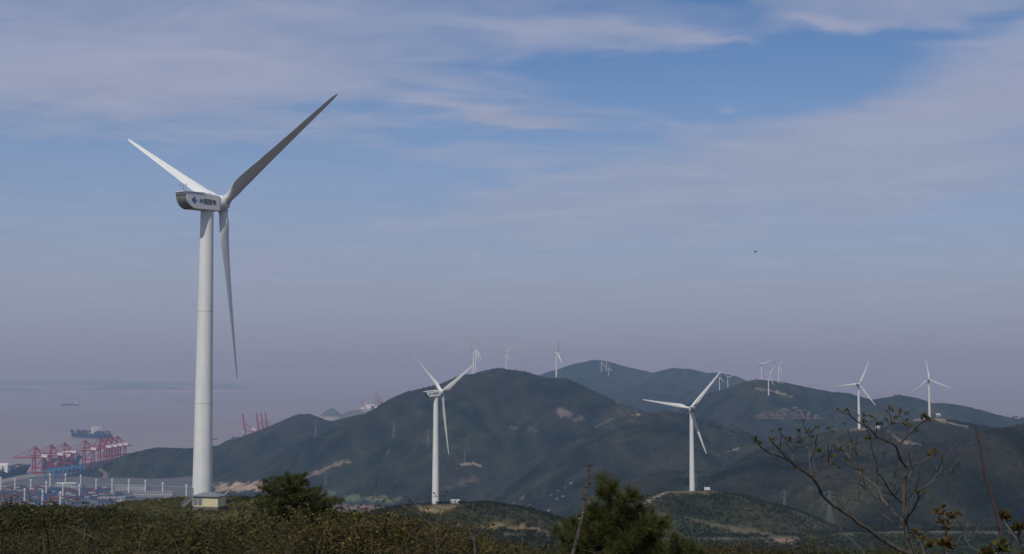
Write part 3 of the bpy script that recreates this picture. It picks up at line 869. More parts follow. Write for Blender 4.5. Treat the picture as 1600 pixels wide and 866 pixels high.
for i, (px, sc3) in enumerate([(588, 1.0), (591.5, 1.15), (595, 1.05), (598.5, .9), (609, .85), (567, .8)]):
    o = pr if i == 0 else copy_tree(pr)
    tag(o, 'faint far-off crane with raised boom on the hazy far shore', 'crane', 'cranes on the far shore')
    o.location = ((px - 800) / F * d3, d3, 6.0); o.scale = (sc3,) * 3
for i, (px, wx, hh) in enumerate([(578, 75, 36), (603, 60, 18), (614, 70, 20), (623, 90, 18), (586, 60, 22), (633, 60, 15), (568, 40, 14), (596, 40, 26)]):
    c = PX(px, 636, 10120)
    root = empty('shore_building', (c[0], c[1], 4))
    MB().box(-wx / 2, wx / 2, -12, 12, 0, hh).build('wall', M_white, root)
    MB().box(-wx / 2 - 1, wx / 2 + 1, -13, 13, hh + .05, hh + 2).build('roof', M_roof, root)
    tag(root, 'pale building on the hazy far shore among the faint cranes', 'building', 'buildings on the far shore')

# ================================================================== WIND TURBINES
def turbine_white(name):
    m = bpy.data.materials.new(name); m.use_nodes = True
    t = NT(m.node_tree); b = t.n['Principled BSDF']
    g = t.node('ShaderNodeTexCoord')
    mp = t.node('ShaderNodeMapping'); t.l.new(g.outputs['Object'], mp.inputs[0]); mp.inputs['Scale'].default_value = (1.6, 1.6, 0.05)
    st = t.smooth(t.noise(mp.outputs[0], 1.2, 6, 0.65), 0.42, 0.8)
    bl = t.smooth(t.noise(g.outputs['Object'], 0.25, 5, 0.6), 0.3, 0.75)
    c = t.mix(bl, (0.63, 0.635, 0.60), (0.70, 0.70, 0.665))
    c = t.mix(t.math('MULTIPLY', st, 0.45), c, (0.42, 0.40, 0.35))
    t.l.new(c, b.inputs['Base Color'])
    b.inputs['Roughness'].default_value = 0.42
    b.inputs['Specular IOR Level'].default_value = 0.35
    return m
M_tur = turbine_white('turbine_white_paint')
M_seam = mat('weld_seam_grey', (0.47, 0.47, 0.45), 0.6)
M_dark = mat('dark_grey_ink', (0.05, 0.052, 0.06), 0.6)
M_lb = mat('emblem_blue', (0.02, 0.075, 0.24), 0.5)
M_lt = mat('emblem_teal', (0.04, 0.22, 0.27), 0.5)
M_under = mat('mottled_stern_grey', (0.25, 0.25, 0.24), 0.6, col2=(0.13, 0.13, 0.125), scale=0.9, dist=0.5)  # two darker greys mixed by noise, for the nacelle stern
M_door = mat('tower_door_grey', (0.22, 0.24, 0.25), 0.5)

UH = T1HUB[2] - PADZ                     # hub height of the model turbine
TOP = UH - 2.05
def tower_mesh():
    zs = np.linspace(-3, TOP, 24)
    rr = [2.2 - (2.2 - 1.42) * max(0, z) / TOP for z in zs]
    return MB().tube([(0, 0, z) for z in zs], rr, 40)
BR = 40.0
def blade_mesh():
    st = [(0.6, 1.0, 1.0, 0), (2.2, 1.0, 1.0, 0), (3.0, 1.0, .98, .05), (4.2, 1.18, .82, .35), (5.6, 1.46, .58, .75), (7.4, 1.66, .40, 1), (9, 1.68, .32, 1), (12, 1.50, .26, 1), (16, 1.26, .22, 1), (22, 1.0, .19, 1),
          (28, .76, .17, 1), (33, .58, .16, 1), (36.5, .46, .15, 1), (38.6, .34, .14, 1), (39.6, .20, .14, 1), (40, .05, .2, 1)]
    n = 20; vs = []
    for r, hc, th, af in st:
        ch = 2 * hc
        tw = R(13) * (1 - min(1, r / 30)) ** 1.5
        ct, sn = math.cos(tw), math.sin(tw)
        for k in range(n):
            a = 2 * math.pi * k / n
            cx, cy = math.cos(a) * hc, math.sin(a) * hc
            s = (1 - math.cos(a)) / 2                      # 0 leading edge .. 1 trailing edge
            yt = 5 * th * ch * (0.2969 * math.sqrt(max(s, 0)) - .126 * s - .3516 * s * s + .2843 * s ** 3 - .1036 * s ** 4)
            ax, ay = (0.32 - s) * ch, (yt if a < math.pi else -yt * .75)
            x = cx * (1 - af) + ax * af; y = cy * (1 - af) + ay * af
            vs.append((x * ct - y * sn, x * sn + y * ct, r))
    fs = [(i * n + k, i * n + (k + 1) % n, (i + 1) * n + (k + 1) % n, (i + 1) * n + k) for i in range(len(st) - 1) for k in range(n)]
    fs += [tuple(range(n))[::-1], tuple(range((len(st) - 1) * n, len(st) * n))]
    return MB().add(vs, fs)
def nacelle_mesh():
    """x forward; stern curves under like a boat"""
    prof = [(-4.9, -1.78), (2.3, -1.95), (2.45, 1.35), (0.6, 1.62), (-7.6, 1.75)]
    for a in np.linspace(0.08, 0.95, 9):
        an = a * math.pi / 2
        prof.append((-4.9 - 2.7 * math.cos(an), -1.78 + 3.2 * (1 - math.sin(an))))
    n = len(prof)
    vs = []; hw = 1.75
    c = np.array([(-2.0, 0.0)])
    for y, k in ((-hw, .965), (-hw + .16, 1.0), (hw - .16, 1.0), (hw, .965)):
        vs += [((x + 2) * k - 2, y, z * k) for x, z in prof]
    fs = [tuple(range(n)), tuple(range(4 * n - 1, 3 * n - 1, -1))]
    for j in range(3):
        fs += [(i + (j + 1) * n, (i + 1) % n + (j + 1) * n, (i + 1) % n + j * n, i + j * n) for i in range(n)]
    return MB().add(vs, fs)
def hub_mesh():
    xs = [2.3, 2.6, 3.2, 4.0, 4.8, 5.5, 6.0, 6.35, 6.45]
    rs = [1.45, 1.72, 1.86, 1.88, 1.78, 1.45, .98, .5, .05]
    return MB().tube([(x, 0, 0) for x in xs], rs, 28)
HUBX = 4.5
CONE = R(3.2)
ME = {}
def part(key, mk, name, m, parent, smooth=True):
    if key not in ME:
        o = mk().build(name, m, parent, smooth); ME[key] = o.data
        return o
    o = bpy.data.objects.new(name, ME[key]); COL.objects.link(o); o.parent = parent
    return o
def stroke_char(mb, ch, x, z, s):
    W = .115 * s; y0, y1 = -.035, .0
    H = lambda a, b, h: mb.box(x + a * s, x + b * s, y0, y1, z + h * s - W / 2, z + h * s + W / 2)
    V = lambda a, l, h: mb.box(x + a * s - W / 2, x + a * s + W / 2, y0 - .004, y1, z + l * s, z + h * s)
    if ch == 'zhong':
        H(.08, .92, .74); H(.08, .92, .36); V(.1, .30, .80); V(.9, .30, .80); V(.5, .0, 1.0)
    elif ch == 'guo':
        H(.05, .95, .95); H(.05, .95, .04); V(.07, .0, 1.0); V(.93, .0, 1.0); H(.25, .75, .76); H(.28, .72, .52); H(.22, .78, .26); V(.5, .26, .76); H(.62, .74, .38)
    else:
        H(.12, .82, .84); H(.12, .82, .58); H(.12, .82, .34); V(.14, .28, .90); V(.80, .28, .90); V(.47, .06, 1.0); H(.45, .98, .07); V(.95, .05, .22)
def turbine(hub, yaw, phase, tilt, beta, scale, label, marks=False, fine=False, group=None):
    yaw = R(yaw); tilt = R(tilt); ph = R(phase); be = R(beta)
    ax = np.array([math.cos(tilt), 0, math.sin(tilt)])
    hub = np.array(hub) - BR * math.sin(CONE) * scale * np.array([math.cos(yaw) * math.cos(tilt), math.sin(yaw) * math.cos(tilt), math.sin(tilt)])
    bx = hub[0] - HUBX * scale * math.cos(tilt) * math.cos(yaw); by = hub[1] - HUBX * scale * math.cos(tilt) * math.sin(yaw)
    zb = hub[2] - UH * scale
    root = empty('wind_turbine', (bx, by, zb), yaw, scale)
    tw = part('tower', tower_mesh, 'tower', M_tur, root, True)
    HC = np.array([0, 0, UH - HUBX * math.sin(tilt)])         # where the nacelle sits on the tower
    rot = Matrix.Rotation(-tilt, 4, 'Y')
    na = part('nacelle', nacelle_mesh, 'nacelle', M_tur, root, False)
    na.matrix_local = Matrix.Translation(HC) @ rot
    hb = part('hub', hub_mesh, 'hub', M_tur, root, True)
    hb.matrix_local = Matrix.Translation(HC) @ rot
    h = np.array([0, -1.0, 0]); u = np.cross(h, ax)
    if u[2] < 0: u = -u
    hc = HC + ax * HUBX
    hcl = HC + ax * 5.0
    for k in range(3):
        f = ph + k * 2 * math.pi / 3
        r = math.cos(f) * h + math.sin(f) * u
        s = -math.sin(f) * h + math.cos(f) * u
        r = r * math.cos(CONE) + ax * math.sin(CONE)
        c = ax * math.sin(be) + s * math.cos(be)
        c = c - r * np.dot(c, r); c /= np.linalg.norm(c)
        nn = np.cross(r, c)
        b = part('blade', blade_mesh, 'blade', M_tur, root, 'all')
        b.matrix_local = Matrix(((c[0], nn[0], r[0], hc[0]), (c[1], nn[1], r[1], hc[1]), (c[2], nn[2], r[2], hc[2]), (0, 0, 0, 1)))
        if fine:
            part('collar', lambda: MB().tube([(0, 0, 1.55), (0, 0, 1.75), (0, 0, 1.95)], [1.16, 1.16, 1.1], 28), 'root_collar', M_seam, b, True)
    if fine:
        for z in (TOP * .345, TOP * .655, TOP - .35):
            rr = 2.2 - (2.2 - 1.42) * z / TOP + .02
            part('seam%.0f' % z, lambda: MB().tube([(0, 0, z - .07), (0, 0, z + .07)], [rr, rr], 40, False), 'flange_seam', M_seam, tw, True)
        part('lip', lambda: MB().box(-8.15, -2.2, -1.85, 1.85, 1.77, 1.92), 'roof_lip', M_tur, na, False)
        part('hatch', lambda: MB().box(-2.0, .4, -1.1, 1.1, 1.70, 1.95), 'roof_hatch', M_tur, na, False)
        part('anemo', lambda: MB().tube([(-6.6, .3, 1.9), (-6.6, .3, 3.5)], .07, 6).tube([(-6.6, -.7, 3.3), (-6.6, 1.3, 3.3)], .06, 6).tube([(-6.6, -.7, 3.3), (-6.6, -.7, 3.7)], .09, 6).tube([(-6.6, 1.3, 3.3), (-6.6, 1.3, 3.75)], .09, 6).tube([(-5.9, .3, 1.9), (-6.6, .3, 3.0)], .05, 5), 'wind_sensor_mast', M_galv, na, False)
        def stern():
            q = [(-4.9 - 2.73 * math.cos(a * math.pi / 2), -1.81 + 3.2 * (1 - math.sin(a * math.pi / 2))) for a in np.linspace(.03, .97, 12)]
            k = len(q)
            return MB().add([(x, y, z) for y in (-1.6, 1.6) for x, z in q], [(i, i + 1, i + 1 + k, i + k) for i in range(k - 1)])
        part('stern', stern, 'stern_panel', M_under, na, 'all')  # plain curved sheet over the stern, darker grey than the nacelle
        if marks:
            mb = MB(); x = -3.85
            for ch in ('zhong', 'guo', 'guo', 'dian'):
                stroke_char(mb, ch, x, -.62 - 0.012 * (x + 4), 1.12); x += 1.26
            o = part('letters', lambda: mb, 'lettering', M_dark, na, False); o.location = (0, -1.752, 0)
            y0, y1 = -.03, .0
            cx, cz, q = -5.25, .05, .82
            def poly(pts):
                return MB().prism([(cx + a * q, cz + b_ * q) for a, b_ in pts], y0, y1)
            o = part('emblem1', lambda: poly([(0, 1), (-1, 0), (0, -1), (.28, -.72), (-.44, 0), (.28, .72)]), 'emblem', M_lb, na, False); o.location = (0, -1.752, 0)
            o = part('emblem2', lambda: poly([(.36, .64), (.14, .42), (.56, 0), (.14, -.42), (.36, -.64), (1, 0)]), 'emblem', M_lt, na, False); o.location = (0, -1.752, 0)
            o = part('emblem3', lambda: poly([(0, .28), (-.28, 0), (.1, -.38), (.38, -.1), (.2, .08), (.06, -.06)]), 'emblem', M_lb, na, False); o.location = (0, -1.752, 0)
    return tag(root, label, 'wind turbine', group), zb

t1, _ = turbine(T1HUB, 55.3, 32.1, 2.6, 114, 1.0, 'largest white wind turbine with dark raised blade beside the cream kiosk', True, True)
# door and outside steps at the foot of the big tower (towards the left, seen from the kiosk)
da = math.pi + 0.55 - T1YAW
dd = empty('x', (0, 0, 0)); bpy.data.objects.remove(dd)
dv = np.array([math.cos(da), math.sin(da), 0]); dn = np.array([-dv[1], dv[0], 0])
mb = MB(); pp = [dv * 2.16 + dn * y for y in (-.5, .5)]
mb.add([(*(pp[0] + dv * .06)[:2], 1.9), (*(pp[1] + dv * .06)[:2], 1.9), (*(pp[1] + dv * .03)[:2], 4.2), (*(pp[0] + dv * .03)[:2], 4.2),
        (*(pp[0] - dv * .3)[:2], 1.9), (*(pp[1] - dv * .3)[:2], 1.9), (*(pp[1] - dv * .3)[:2], 4.2), (*(pp[0] - dv * .3)[:2], 4.2)],
       [(0, 1, 2, 3), (0, 4, 5, 1), (1, 5, 6, 2), (2, 6, 7, 3), (3, 7, 4, 0)])
mb.build('door', M_door, t1)
mb = MB()
for k in range(7):
    o0 = dv * (2.5 + k * .32); z = 1.85 - k * .27
    mb.bar(o0 - dn * .55 + np.array([0, 0, z]), o0 + dn * .55 + np.array([0, 0, z]), .34, .07)
for sgn in (-.6, .6):
    mb.bar(dv * 2.3 + dn * sgn + np.array([0, 0, 2.85]), dv * 4.6 + dn * sgn + np.array([0, 0, .95]), .07)
    mb.bar(dv * 2.3 + dn * sgn + np.array([0, 0, 1.85]), dv * 4.6 + dn * sgn + np.array([0, 0, 0.0]), .09, .2)
    for k in range(4):
        q = dv * (2.35 + k * .7) + dn * sgn
        mb.bar(q + np.array([0, 0, 1.8 - k * .55]), q + np.array([0, 0, 2.8 - k * .58]), .06)
mb.build('stairs', M_galv, t1)

turbine(PX(695.5, 612, 759), 35.6, 25.8, 7, 8, 0.955, 'white wind turbine with lettered nacelle on the dry knoll by a raised cabinet', True, True)
turbine(PX(1078, 638, 1010), 91.8, 49.9, 2, 6, 0.955, 'white wind turbine seen from behind on the round knoll with a track', False, True)
turbine(PX(1343, 600.5, 1884), 59.5, 65.7, 5.9, 10, 0.955, 'white wind turbine on the wooded ridge behind the bare tree', False, True)
turbine(PX(1452, 593, 2241), 63, 97.3, 6, 10, 0.955, 'white wind turbine with one blade straight up on the tan cleared pad', False, True)
turbine(PX(872.5, 551, 3330), 20, 65, 4, 60, 0.90, 'slim white turbine standing alone on the crest of the broad hill', False)
turbine(PX(742.5, 545, 3420), 45, 50, 4, 60, 0.93, 'white turbine on the broad hill crest above the lettered turbine', False)
turbine(PX(746, 547, 4000), 40, 62, 4, 60, 0.93, 'paler turbine half hidden behind the one on the broad hill crest', False)
turbine(PX(793, 550, 4600), 45, 40, 4, 30, 0.95, 'faint hazy turbine beyond the humped top of the broad hill', False)
turbine(PX(1191, 569, 4180), 50, 20, 4, 20, 0.92, 'white turbine on the summit of the hill above the terraced quarry', False)
turbine(PX(1202, 586, 3860), 50, 55, 4, 20, 0.88, 'white turbine on the hillside road above the terraced quarry', False)
turbine(PX(1218, 570, 4300), 45, 45, 4, 40, 0.92, 'turbine at the reddish bank near the summit above the quarry', False)
turbine(PX(1125.6, 590, 5000), 30, 80, 4, 30, 0.72, 'small distant turbine with folded-looking blades left of its neighbour on the saddle', False)
turbine(PX(1137.8, 589.5, 5050), 60, 20, 4, 20, 0.72, 'small distant turbine with spread blades on the saddle', False)
turbine(PX(941, 567, 7000), 45, 75, 4, 30, 0.85, 'tiny hazy turbine near the peak of the blue mountain, double-looking', False)
turbine(PX(948, 565, 7150), 45, 30, 4, 30, 0.75, 'tiny hazy turbine highest on the blue mountain', False)
turbine(PX(951.5, 576, 6900), 45, 95, 4, 30, 0.75, 'tiny hazy turbine lowest on the blue mountain slope', False)
turbine(PX(1166, 589, 6600), 45, 10, 4, 30, 0.6, 'barely visible turbine in the haze behind the summit above the quarry', False)

# ================================================================== KIOSK, CABINETS, PYLONS, HOUSES, BIRD
M_cream = mat('cream_render', (0.62, 0.55, 0.34), 0.8, col2=(0.54, 0.47, 0.29), scale=1.2)
M_plinth = mat('grey_stone_plinth', (0.16, 0.14, 0.125), 0.9, var=0.35, scale=3.0, bump=0.3)
M_kroof = mat('grey_roof_sheet', (0.17, 0.18, 0.205), 0.5, var=0.15, scale=0.8)
M_louv = mat('grey_louvre_paint', (0.22, 0.24, 0.25), 0.5, var=0.1, scale=2)
kp = PX(327, 797.5, 278.5)
KW, KD = 5.9, 3.6
ks = empty('transformer_kiosk', (kp[0], kp[1], kp[2]), R(-13.5))
MB().box(-KW / 2 - .05, KW / 2 + .05, -KD / 2 - .05, KD / 2 + .05, -2.0, .95).build('plinth', M_plinth, ks)
MB().box(-KW / 2, KW / 2, -KD / 2, KD / 2, .953, 3.05).build('wall', M_cream, ks)
ov = .32
MB().add([(-KW / 2 - ov, -KD / 2 - ov, 3.06), (KW / 2 + ov, -KD / 2 - ov, 3.06), (KW / 2 + ov, KD / 2 + ov, 3.06), (-KW / 2 - ov, KD / 2 + ov, 3.06),
          (-KW / 2 - ov, -KD / 2 - ov, 3.2), (KW / 2 + ov, -KD / 2 - ov, 3.2), (KW / 2 + ov, KD / 2 + ov, 3.2), (-KW / 2 - ov, KD / 2 + ov, 3.2), (-1.3, 0, 3.85), (1.3, 0, 3.85)],
         [(0, 3, 2, 1), (0, 1, 5, 4), (1, 2, 6, 5), (2, 3, 7, 6), (3, 0, 4, 7), (4, 5, 9, 8), (5, 6, 9), (6, 7, 8, 9), (7, 4, 8)]).build('roof', M_kroof, ks)
for x0 in (-KW / 2 + .12, -KW / 2 + 1.2):
    dr = MB().box(x0, x0 + .92, -KD / 2 - .07, -KD / 2 - .01, 1.25, 2.98).build('door', M_louv, ks)
    for k in range(9):
        MB().box(x0 + .1, x0 + .82, -KD / 2 - .11, -KD / 2 - .07, 1.4 + k * .165, 1.49 + k * .165).build('slat', M_louv, dr)
MB().box(KW / 2 - .10, KW / 2 + .03, -KD / 2 - .03, -KD / 2 + .1, .953, 3.05).build('corner_trim', M_louv, ks)
for k, zz in enumerate((.75, .45)):
    MB().box(-KW / 2 + .1, -KW / 2 + 2.2, -KD / 2 - .5 - k * .35, -KD / 2 - .05, -1.0, zz - k * .1).build('step', M_plinth, ks)
tag(ks, 'cream transformer kiosk with grey hipped roof at the foot of the largest turbine', 'kiosk')

def cabinet(px, py, d, s, label, rz):
    p = PX(px, py, d)
    root = empty('switch_cabinet', (p[0], p[1], p[2]), rz, s)
    for x in (-2.2, 2.2):
        for y in (-1, 1):
            MB().box(x - .2, x + .2, y - .2, y + .2, -1.6, 1.0).build('leg', M_white, root)
    MB().box(-2.6, 2.6, -1.3, 1.3, 1.0, 3.3).build('cabinet_body', M_white, root, bevel=.05)
    MB().box(-2.75, 2.75, -1.45, 1.45, 3.31, 3.5).build('roof', M_white, root)
    for k in range(3):
        MB().box(-2.4 + k * 1.62, -.95 + k * 1.62, -1.36, -1.31, 1.2, 3.1).build('door', M_tur, root)
    return tag(root, label, 'cabinet')
cabinet(711, 790, 742, .95, 'white switch cabinet on stilts beside the lettered turbine on the dry knoll', 0.15)
cabinet(1105, 767.3, 988, .8, 'white switch cabinet on the round knoll beside the turbine', -0.1)
cabinet(1371, 669.5, 1895, 1.0, 'small white cabinet on the wooded ridge behind the bare tree', 0.1)
cabinet(1466, 650, 2165, 1.2, 'small white cabinet beside the tan cleared turbine pad', 0.1)

M_pyl = mat('weathered_lattice_steel', (0.17, 0.18, 0.185), 0.6, var=.2, scale=.3)
def pylon_mesh(Hh):
    b = Hh * .085; wv = Hh * .025; zw = Hh * .62; legs = []; br = MB(); arms = []
    for sx in (-1, 1):
        for sy in (-1, 1):
            legs.append(MB().bar((sx * b, sy * b, -2), (sx * wv, sy * wv, zw), Hh * .008).bar((sx * wv, sy * wv, zw), (sx * wv * .5, sy * wv * .5, Hh * .97), Hh * .007))
    zz = [0, .16, .30, .42, .52, .62]
    for a, c in zip(zz[:-1], zz[1:]):
        wa = b + (wv - b) * a / .62; wc = b + (wv - b) * c / .62
        for s in (-1, 1):
            for q in (0, 1):
                P = lambda v, t, z: (v, t, z * Hh) if q == 0 else (t, v, z * Hh)
                br.bar(P(-wa, s * wa, a), P(wc, s * wc, c), Hh * .004).bar(P(wa, s * wa, a), P(-wc, s * wc, c), Hh * .004).bar(P(-wc, s * wc, c), P(wc, s * wc, c), Hh * .004)
    for z, l in ((.66, .17), (.79, .21), (.91, .15)):
        arms.append(MB().bar((-l * Hh, 0, z * Hh), (l * Hh, 0, z * Hh), Hh * .007).bar((-l * Hh, 0, z * Hh), (0, 0, (z + .05) * Hh), Hh * .007).bar((l * Hh, 0, z * Hh), (0, 0, (z + .05) * Hh), Hh * .007)
                    .bar((-l * Hh, 0, z * Hh), (-l * Hh, 0, (z - .05) * Hh), Hh * .007).bar((l * Hh, 0, z * Hh), (l * Hh, 0, (z - .05) * Hh), Hh * .007))
    return legs, br, arms
def make_pylon():
    root = empty('power_pylon', (0, 0, 0))
    legs, br, arms = pylon_mesh(45.0)
    for l in legs: l.build('leg', M_pyl, root)
    br.build('bracing', M_pyl, root)
    for a in arms: a.build('cross_arm', M_pyl, root)
    return root
pyl = make_pylon(); first = True
for px, py, hpx, rz, d0, lab in [(1226, 801, 36, .3, 1200, 'lattice pylon in the green valley beyond the round knoll'),
        (1297, 832, 62, .35, 1010, 'taller lattice pylon behind the bare tree beyond the round knoll'),
        (493, 684, 28, .5, 2500, 'small lattice pylon below the pointed hilltop'), (509, 759, 23, .2, 2500, 'small lattice pylon below the tan scar on the wooded slope'),
        (615, 684, 27, .4, 2500, 'small lattice pylon on the wooded slope left of the lettered turbine'), (669, 700, 30, .3, 2500, 'faint lattice pylon close beside the lettered turbine tower'),
        (726, 722, 18, .3, 2500, 'small lattice pylon on the pale cleared mound of the broad hill'), (994, 648, 12, .3, 2500, 'tiny lattice pylon on the saddle beside the domed hill'),
        (1088, 764, 24, .2, 1100, 'faint lattice pylon just behind the turbine on the round knoll'), (455, 650, 13, .1, 2500, 'tiny lattice pylon on the skyline below the pointed hilltop')]:
    q = hit(px, py, d0, 5000)
    o = pyl if first else copy_tree(pyl)
    first = False
    s = hpx * q[1] / F / 45.0
    o.location = (q[0], q[1], q[2] - .5); o.rotation_euler = (0, 0, rz); o.scale = (s, s, s)
    tag(o, lab, 'pylon', 'power pylons on the hills')
# two slim masts standing in the hazy water towards the far port
for px, py, hpx, d in ((541, 641, 10, 9000), (560, 640, 9.5, 9300), (639.5, 637, 27, 9800)):
    o = copy_tree(pyl); p = PX(px, py, d); s = hpx * d / F / 45.0
    o.location = (p[0], p[1], p[2]); o.scale = (s, s, s)
    tag(o, 'thin hazy lattice tower near the far shore', 'pylon', 'hazy towers near the far shore')

# village in the valley
M_tile = mat('dull_roof_tile', (0.12, 0.075, 0.06), 0.85, var=0.3, scale=0.3)
hme = []
for i, (px, py, sz) in enumerate([(798, 806, 10), (806, 801, 9), (815, 797, 11), (829, 790, 8), (836, 806, 12), (848, 803, 9), (858, 799, 10), (842, 812, 10), (852, 815, 12), (865, 808, 9), (870, 781, 8), (880, 777, 9),
                                  (893, 756, 11), (884, 763, 8), (810, 812, 10), (872, 768, 8), (862, 775, 7)]):
    q = hit(px, py, 1300, 4200)
    if i == 0:
        root = empty('village_house', (0, 0, 0))
        MB().box(-6, 6, -4, 4, -2, 6).build('wall', mat('dull_house_render', (.24, .235, .22), .8, var=.2, scale=.3), root)
        MB().prism([(-6.6, 6.02), (6.6, 6.02), (6.6, 6.3), (0, 8.4), (-6.6, 6.3)], -4.6, 4.6).build('roof', M_tile, root)
        for k in range(3):
            MB().box(-4.6 + k * 3.8, -3.2 + k * 3.8, -4.06, -4.0, 2.2, 4.2).build('window', M_win, root)
        h0 = root
    o = h0 if i == 0 else copy_tree(h0)
    o.location = tuple(q); o.rotation_euler = (0, 0, rng.uniform(-.8, .8)); o.scale = (sz / 22,) * 3
    tag(o, 'small pale village house on the valley floor', 'house', 'village houses in the valley')

# bird on the wing
M_bird = mat('dark_feathers', (0.025, 0.024, 0.026), 0.8, var=0.3, scale=6)
bp = PX(1181, 394, 240)
bd = MB().tube([(-.32, 0, 0), (-.2, 0, .03), (-.05, 0, .05), (.12, 0, .05), (.22, 0, .07), (.28, 0, .07), (.34, 0, .05)], [.03, .05, .085, .075, .05, .045, .006], 10).build('bird', M_bird, None, 'all')
for s in (-1, 1):
    MB().add([(.10, s * .05, .06), (.13, s * .26, .17), (.02, s * .56, .20), (-.03, s * .55, .19), (-.06, s * .28, .15), (-.10, s * .06, .05),
              (.10, s * .05, .045), (.13, s * .26, .155), (.02, s * .56, .195), (-.03, s * .55, .185), (-.06, s * .28, .135), (-.10, s * .06, .035)],
             [(0, 1, 4, 5), (1, 2, 3, 4), (11, 10, 7, 6), (10, 9, 8, 7), (0, 6, 7, 1), (1, 7, 8, 2), (2, 8, 9, 3), (3, 9, 10, 4), (4, 10, 11, 5), (5, 11, 6, 0)]).build('wing', M_bird, bd)
MB().add([(-.28, -.03, .0), (-.28, .03, .0), (-.52, .10, .0), (-.52, -.10, .0), (-.28, -.03, -.015), (-.28, .03, -.015), (-.52, .10, -.012), (-.52, -.10, -.012)],
         [(0, 1, 2, 3), (7, 6, 5, 4), (0, 4, 5, 1), (1, 5, 6, 2), (2, 6, 7, 3), (3, 7, 4, 0)]).build('tail', M_bird, bd)
bd.location = tuple(bp); bd.rotation_euler = (R(12), R(-28), R(25))
tag(bd, 'small dark bird flying against the pale clouded sky', 'bird')

# ================================================================== VEGETATION
M_leaf = attr_mat('scrub_leaves', 0.75, 0.15, trans=0.25)
M_wood = attr_mat('woodland_crowns', 0.9, 0.08)

def scatter(name, templates, pos, scl, rot, tints, which, material, smooth=False):
    """many copies of small templates written into one mesh"""
    VV = []; FF = []; CC = []; off = 0
    for ti, (tv, tf, tcl) in enumerate(templates):
        sel = np.where(which == ti)[0]
        if not len(sel): continue
        c, s = np.cos(rot[sel])[:, None], np.sin(rot[sel])[:, None]
        x = tv[None, :, 0] * c - tv[None, :, 1] * s
        y = tv[None, :, 0] * s + tv[None, :, 1] * c
        P = np.stack([x, y, np.broadcast_to(tv[None, :, 2], x.shape)], -1) * scl[sel][:, None, :] + pos[sel][:, None, :]
        VV.append(P.reshape(-1, 3))
        FF.append((tf[None] + (np.arange(len(sel)) * len(tv))[:, None, None] + off).reshape(-1, tf.shape[1]))
        CC.append((tcl[None] * tints[sel][:, None, :]).reshape(-1, 3))
        off += len(sel) * len(tv)
    return big_mesh(name, np.concatenate(VV), np.concatenate(FF), material, np.concatenate(CC), smooth)

def gn_scatter(name, templates, pos, scl, rot, tints, which, material):
    """countless small plants as instances on points: one object"""
    col = bpy.data.collections.new(name + '_kinds')
    for i, (tv, tf, tcl) in enumerate(templates):
        o = big_mesh('%s_kind_%02d' % (name, i), tv, tf, material, tcl)
        COL.objects.unlink(o); col.objects.link(o)
    me = bpy.data.meshes.new(name)
    n = len(pos)
    me.vertices.add(n)
    me.vertices.foreach_set('co', np.ascontiguousarray(pos, np.float32).ravel())
    def at(nm, typ, key, data):
        a = me.attributes.new(nm, typ, 'POINT'); a.data.foreach_set(key, np.ascontiguousarray(data).ravel())
    at('scl', 'FLOAT_VECTOR', 'vector', scl.astype(np.float32))
    at('turn', 'FLOAT_VECTOR', 'vector', np.stack([rot * 0, rot * 0, rot], -1).astype(np.float32))
    at('tint', 'FLOAT_VECTOR', 'vector', tints.astype(np.float32))
    at('pick', 'INT', 'value', which.astype(np.int32))
    me.materials.append(material)
    ob = bpy.data.objects.new(name, me); COL.objects.link(ob)
    g = bpy.data.node_groups.new(name, 'GeometryNodeTree')
    g.interface.new_socket('Geometry', in_out='INPUT', socket_type='NodeSocketGeometry')
    g.interface.new_socket('Geometry', in_out='OUTPUT', socket_type='NodeSocketGeometry')
    N = g.nodes; L = g.links
    gi, go = N.new('NodeGroupInput'), N.new('NodeGroupOutput')
    ci = N.new('GeometryNodeCollectionInfo'); ci.inputs['Collection'].default_value = col
    ci.inputs['Separate Children'].default_value = True; ci.inputs['Reset Children'].default_value = True
    ip = N.new('GeometryNodeInstanceOnPoints'); ip.inputs['Pick Instance'].default_value = True
    def na(nm, typ):
        q = N.new('GeometryNodeInputNamedAttribute'); q.data_type = typ; q.inputs['Name'].default_value = nm
        return q.outputs['Attribute']
    L.new(gi.outputs[0], ip.inputs['Points']); L.new(ci.outputs[0], ip.inputs['Instance'])
    L.new(na('pick', 'INT'), ip.inputs['Instance Index']); L.new(na('scl', 'FLOAT_VECTOR'), ip.inputs['Scale'])
    er = N.new('FunctionNodeEulerToRotation'); L.new(na('turn', 'FLOAT_VECTOR'), er.inputs[0]); L.new(er.outputs[0], ip.inputs['Rotation'])
    L.new(ip.outputs[0], go.inputs[0])
    md = ob.modifiers.new('scatter', 'NODES'); md.node_group = g
    return ob
def tint_mat(name, rough, spec, trans):
    m = attr_mat(name, rough, spec, trans=trans)
    t = NT(m.node_tree)
    a = [n for n in t.n if n.type == 'ATTRIBUTE'][0]
    ti = t.node('ShaderNodeAttribute', attribute_name='tint', attribute_type='INSTANCER')
    v = t.node('ShaderNodeVectorMath', operation='MULTIPLY')
    outs = [l.to_socket for l in a.outputs['Color'].links]
    for q in outs: t.l.new(v.outputs[0], q)
    t.l.new(a.outputs['Color'], v.inputs[0]); t.l.new(ti.outputs['Vector'], v.inputs[1])
    return m
M_leafi = tint_mat('thicket_leaves', 0.75, 0.15, 0.25)

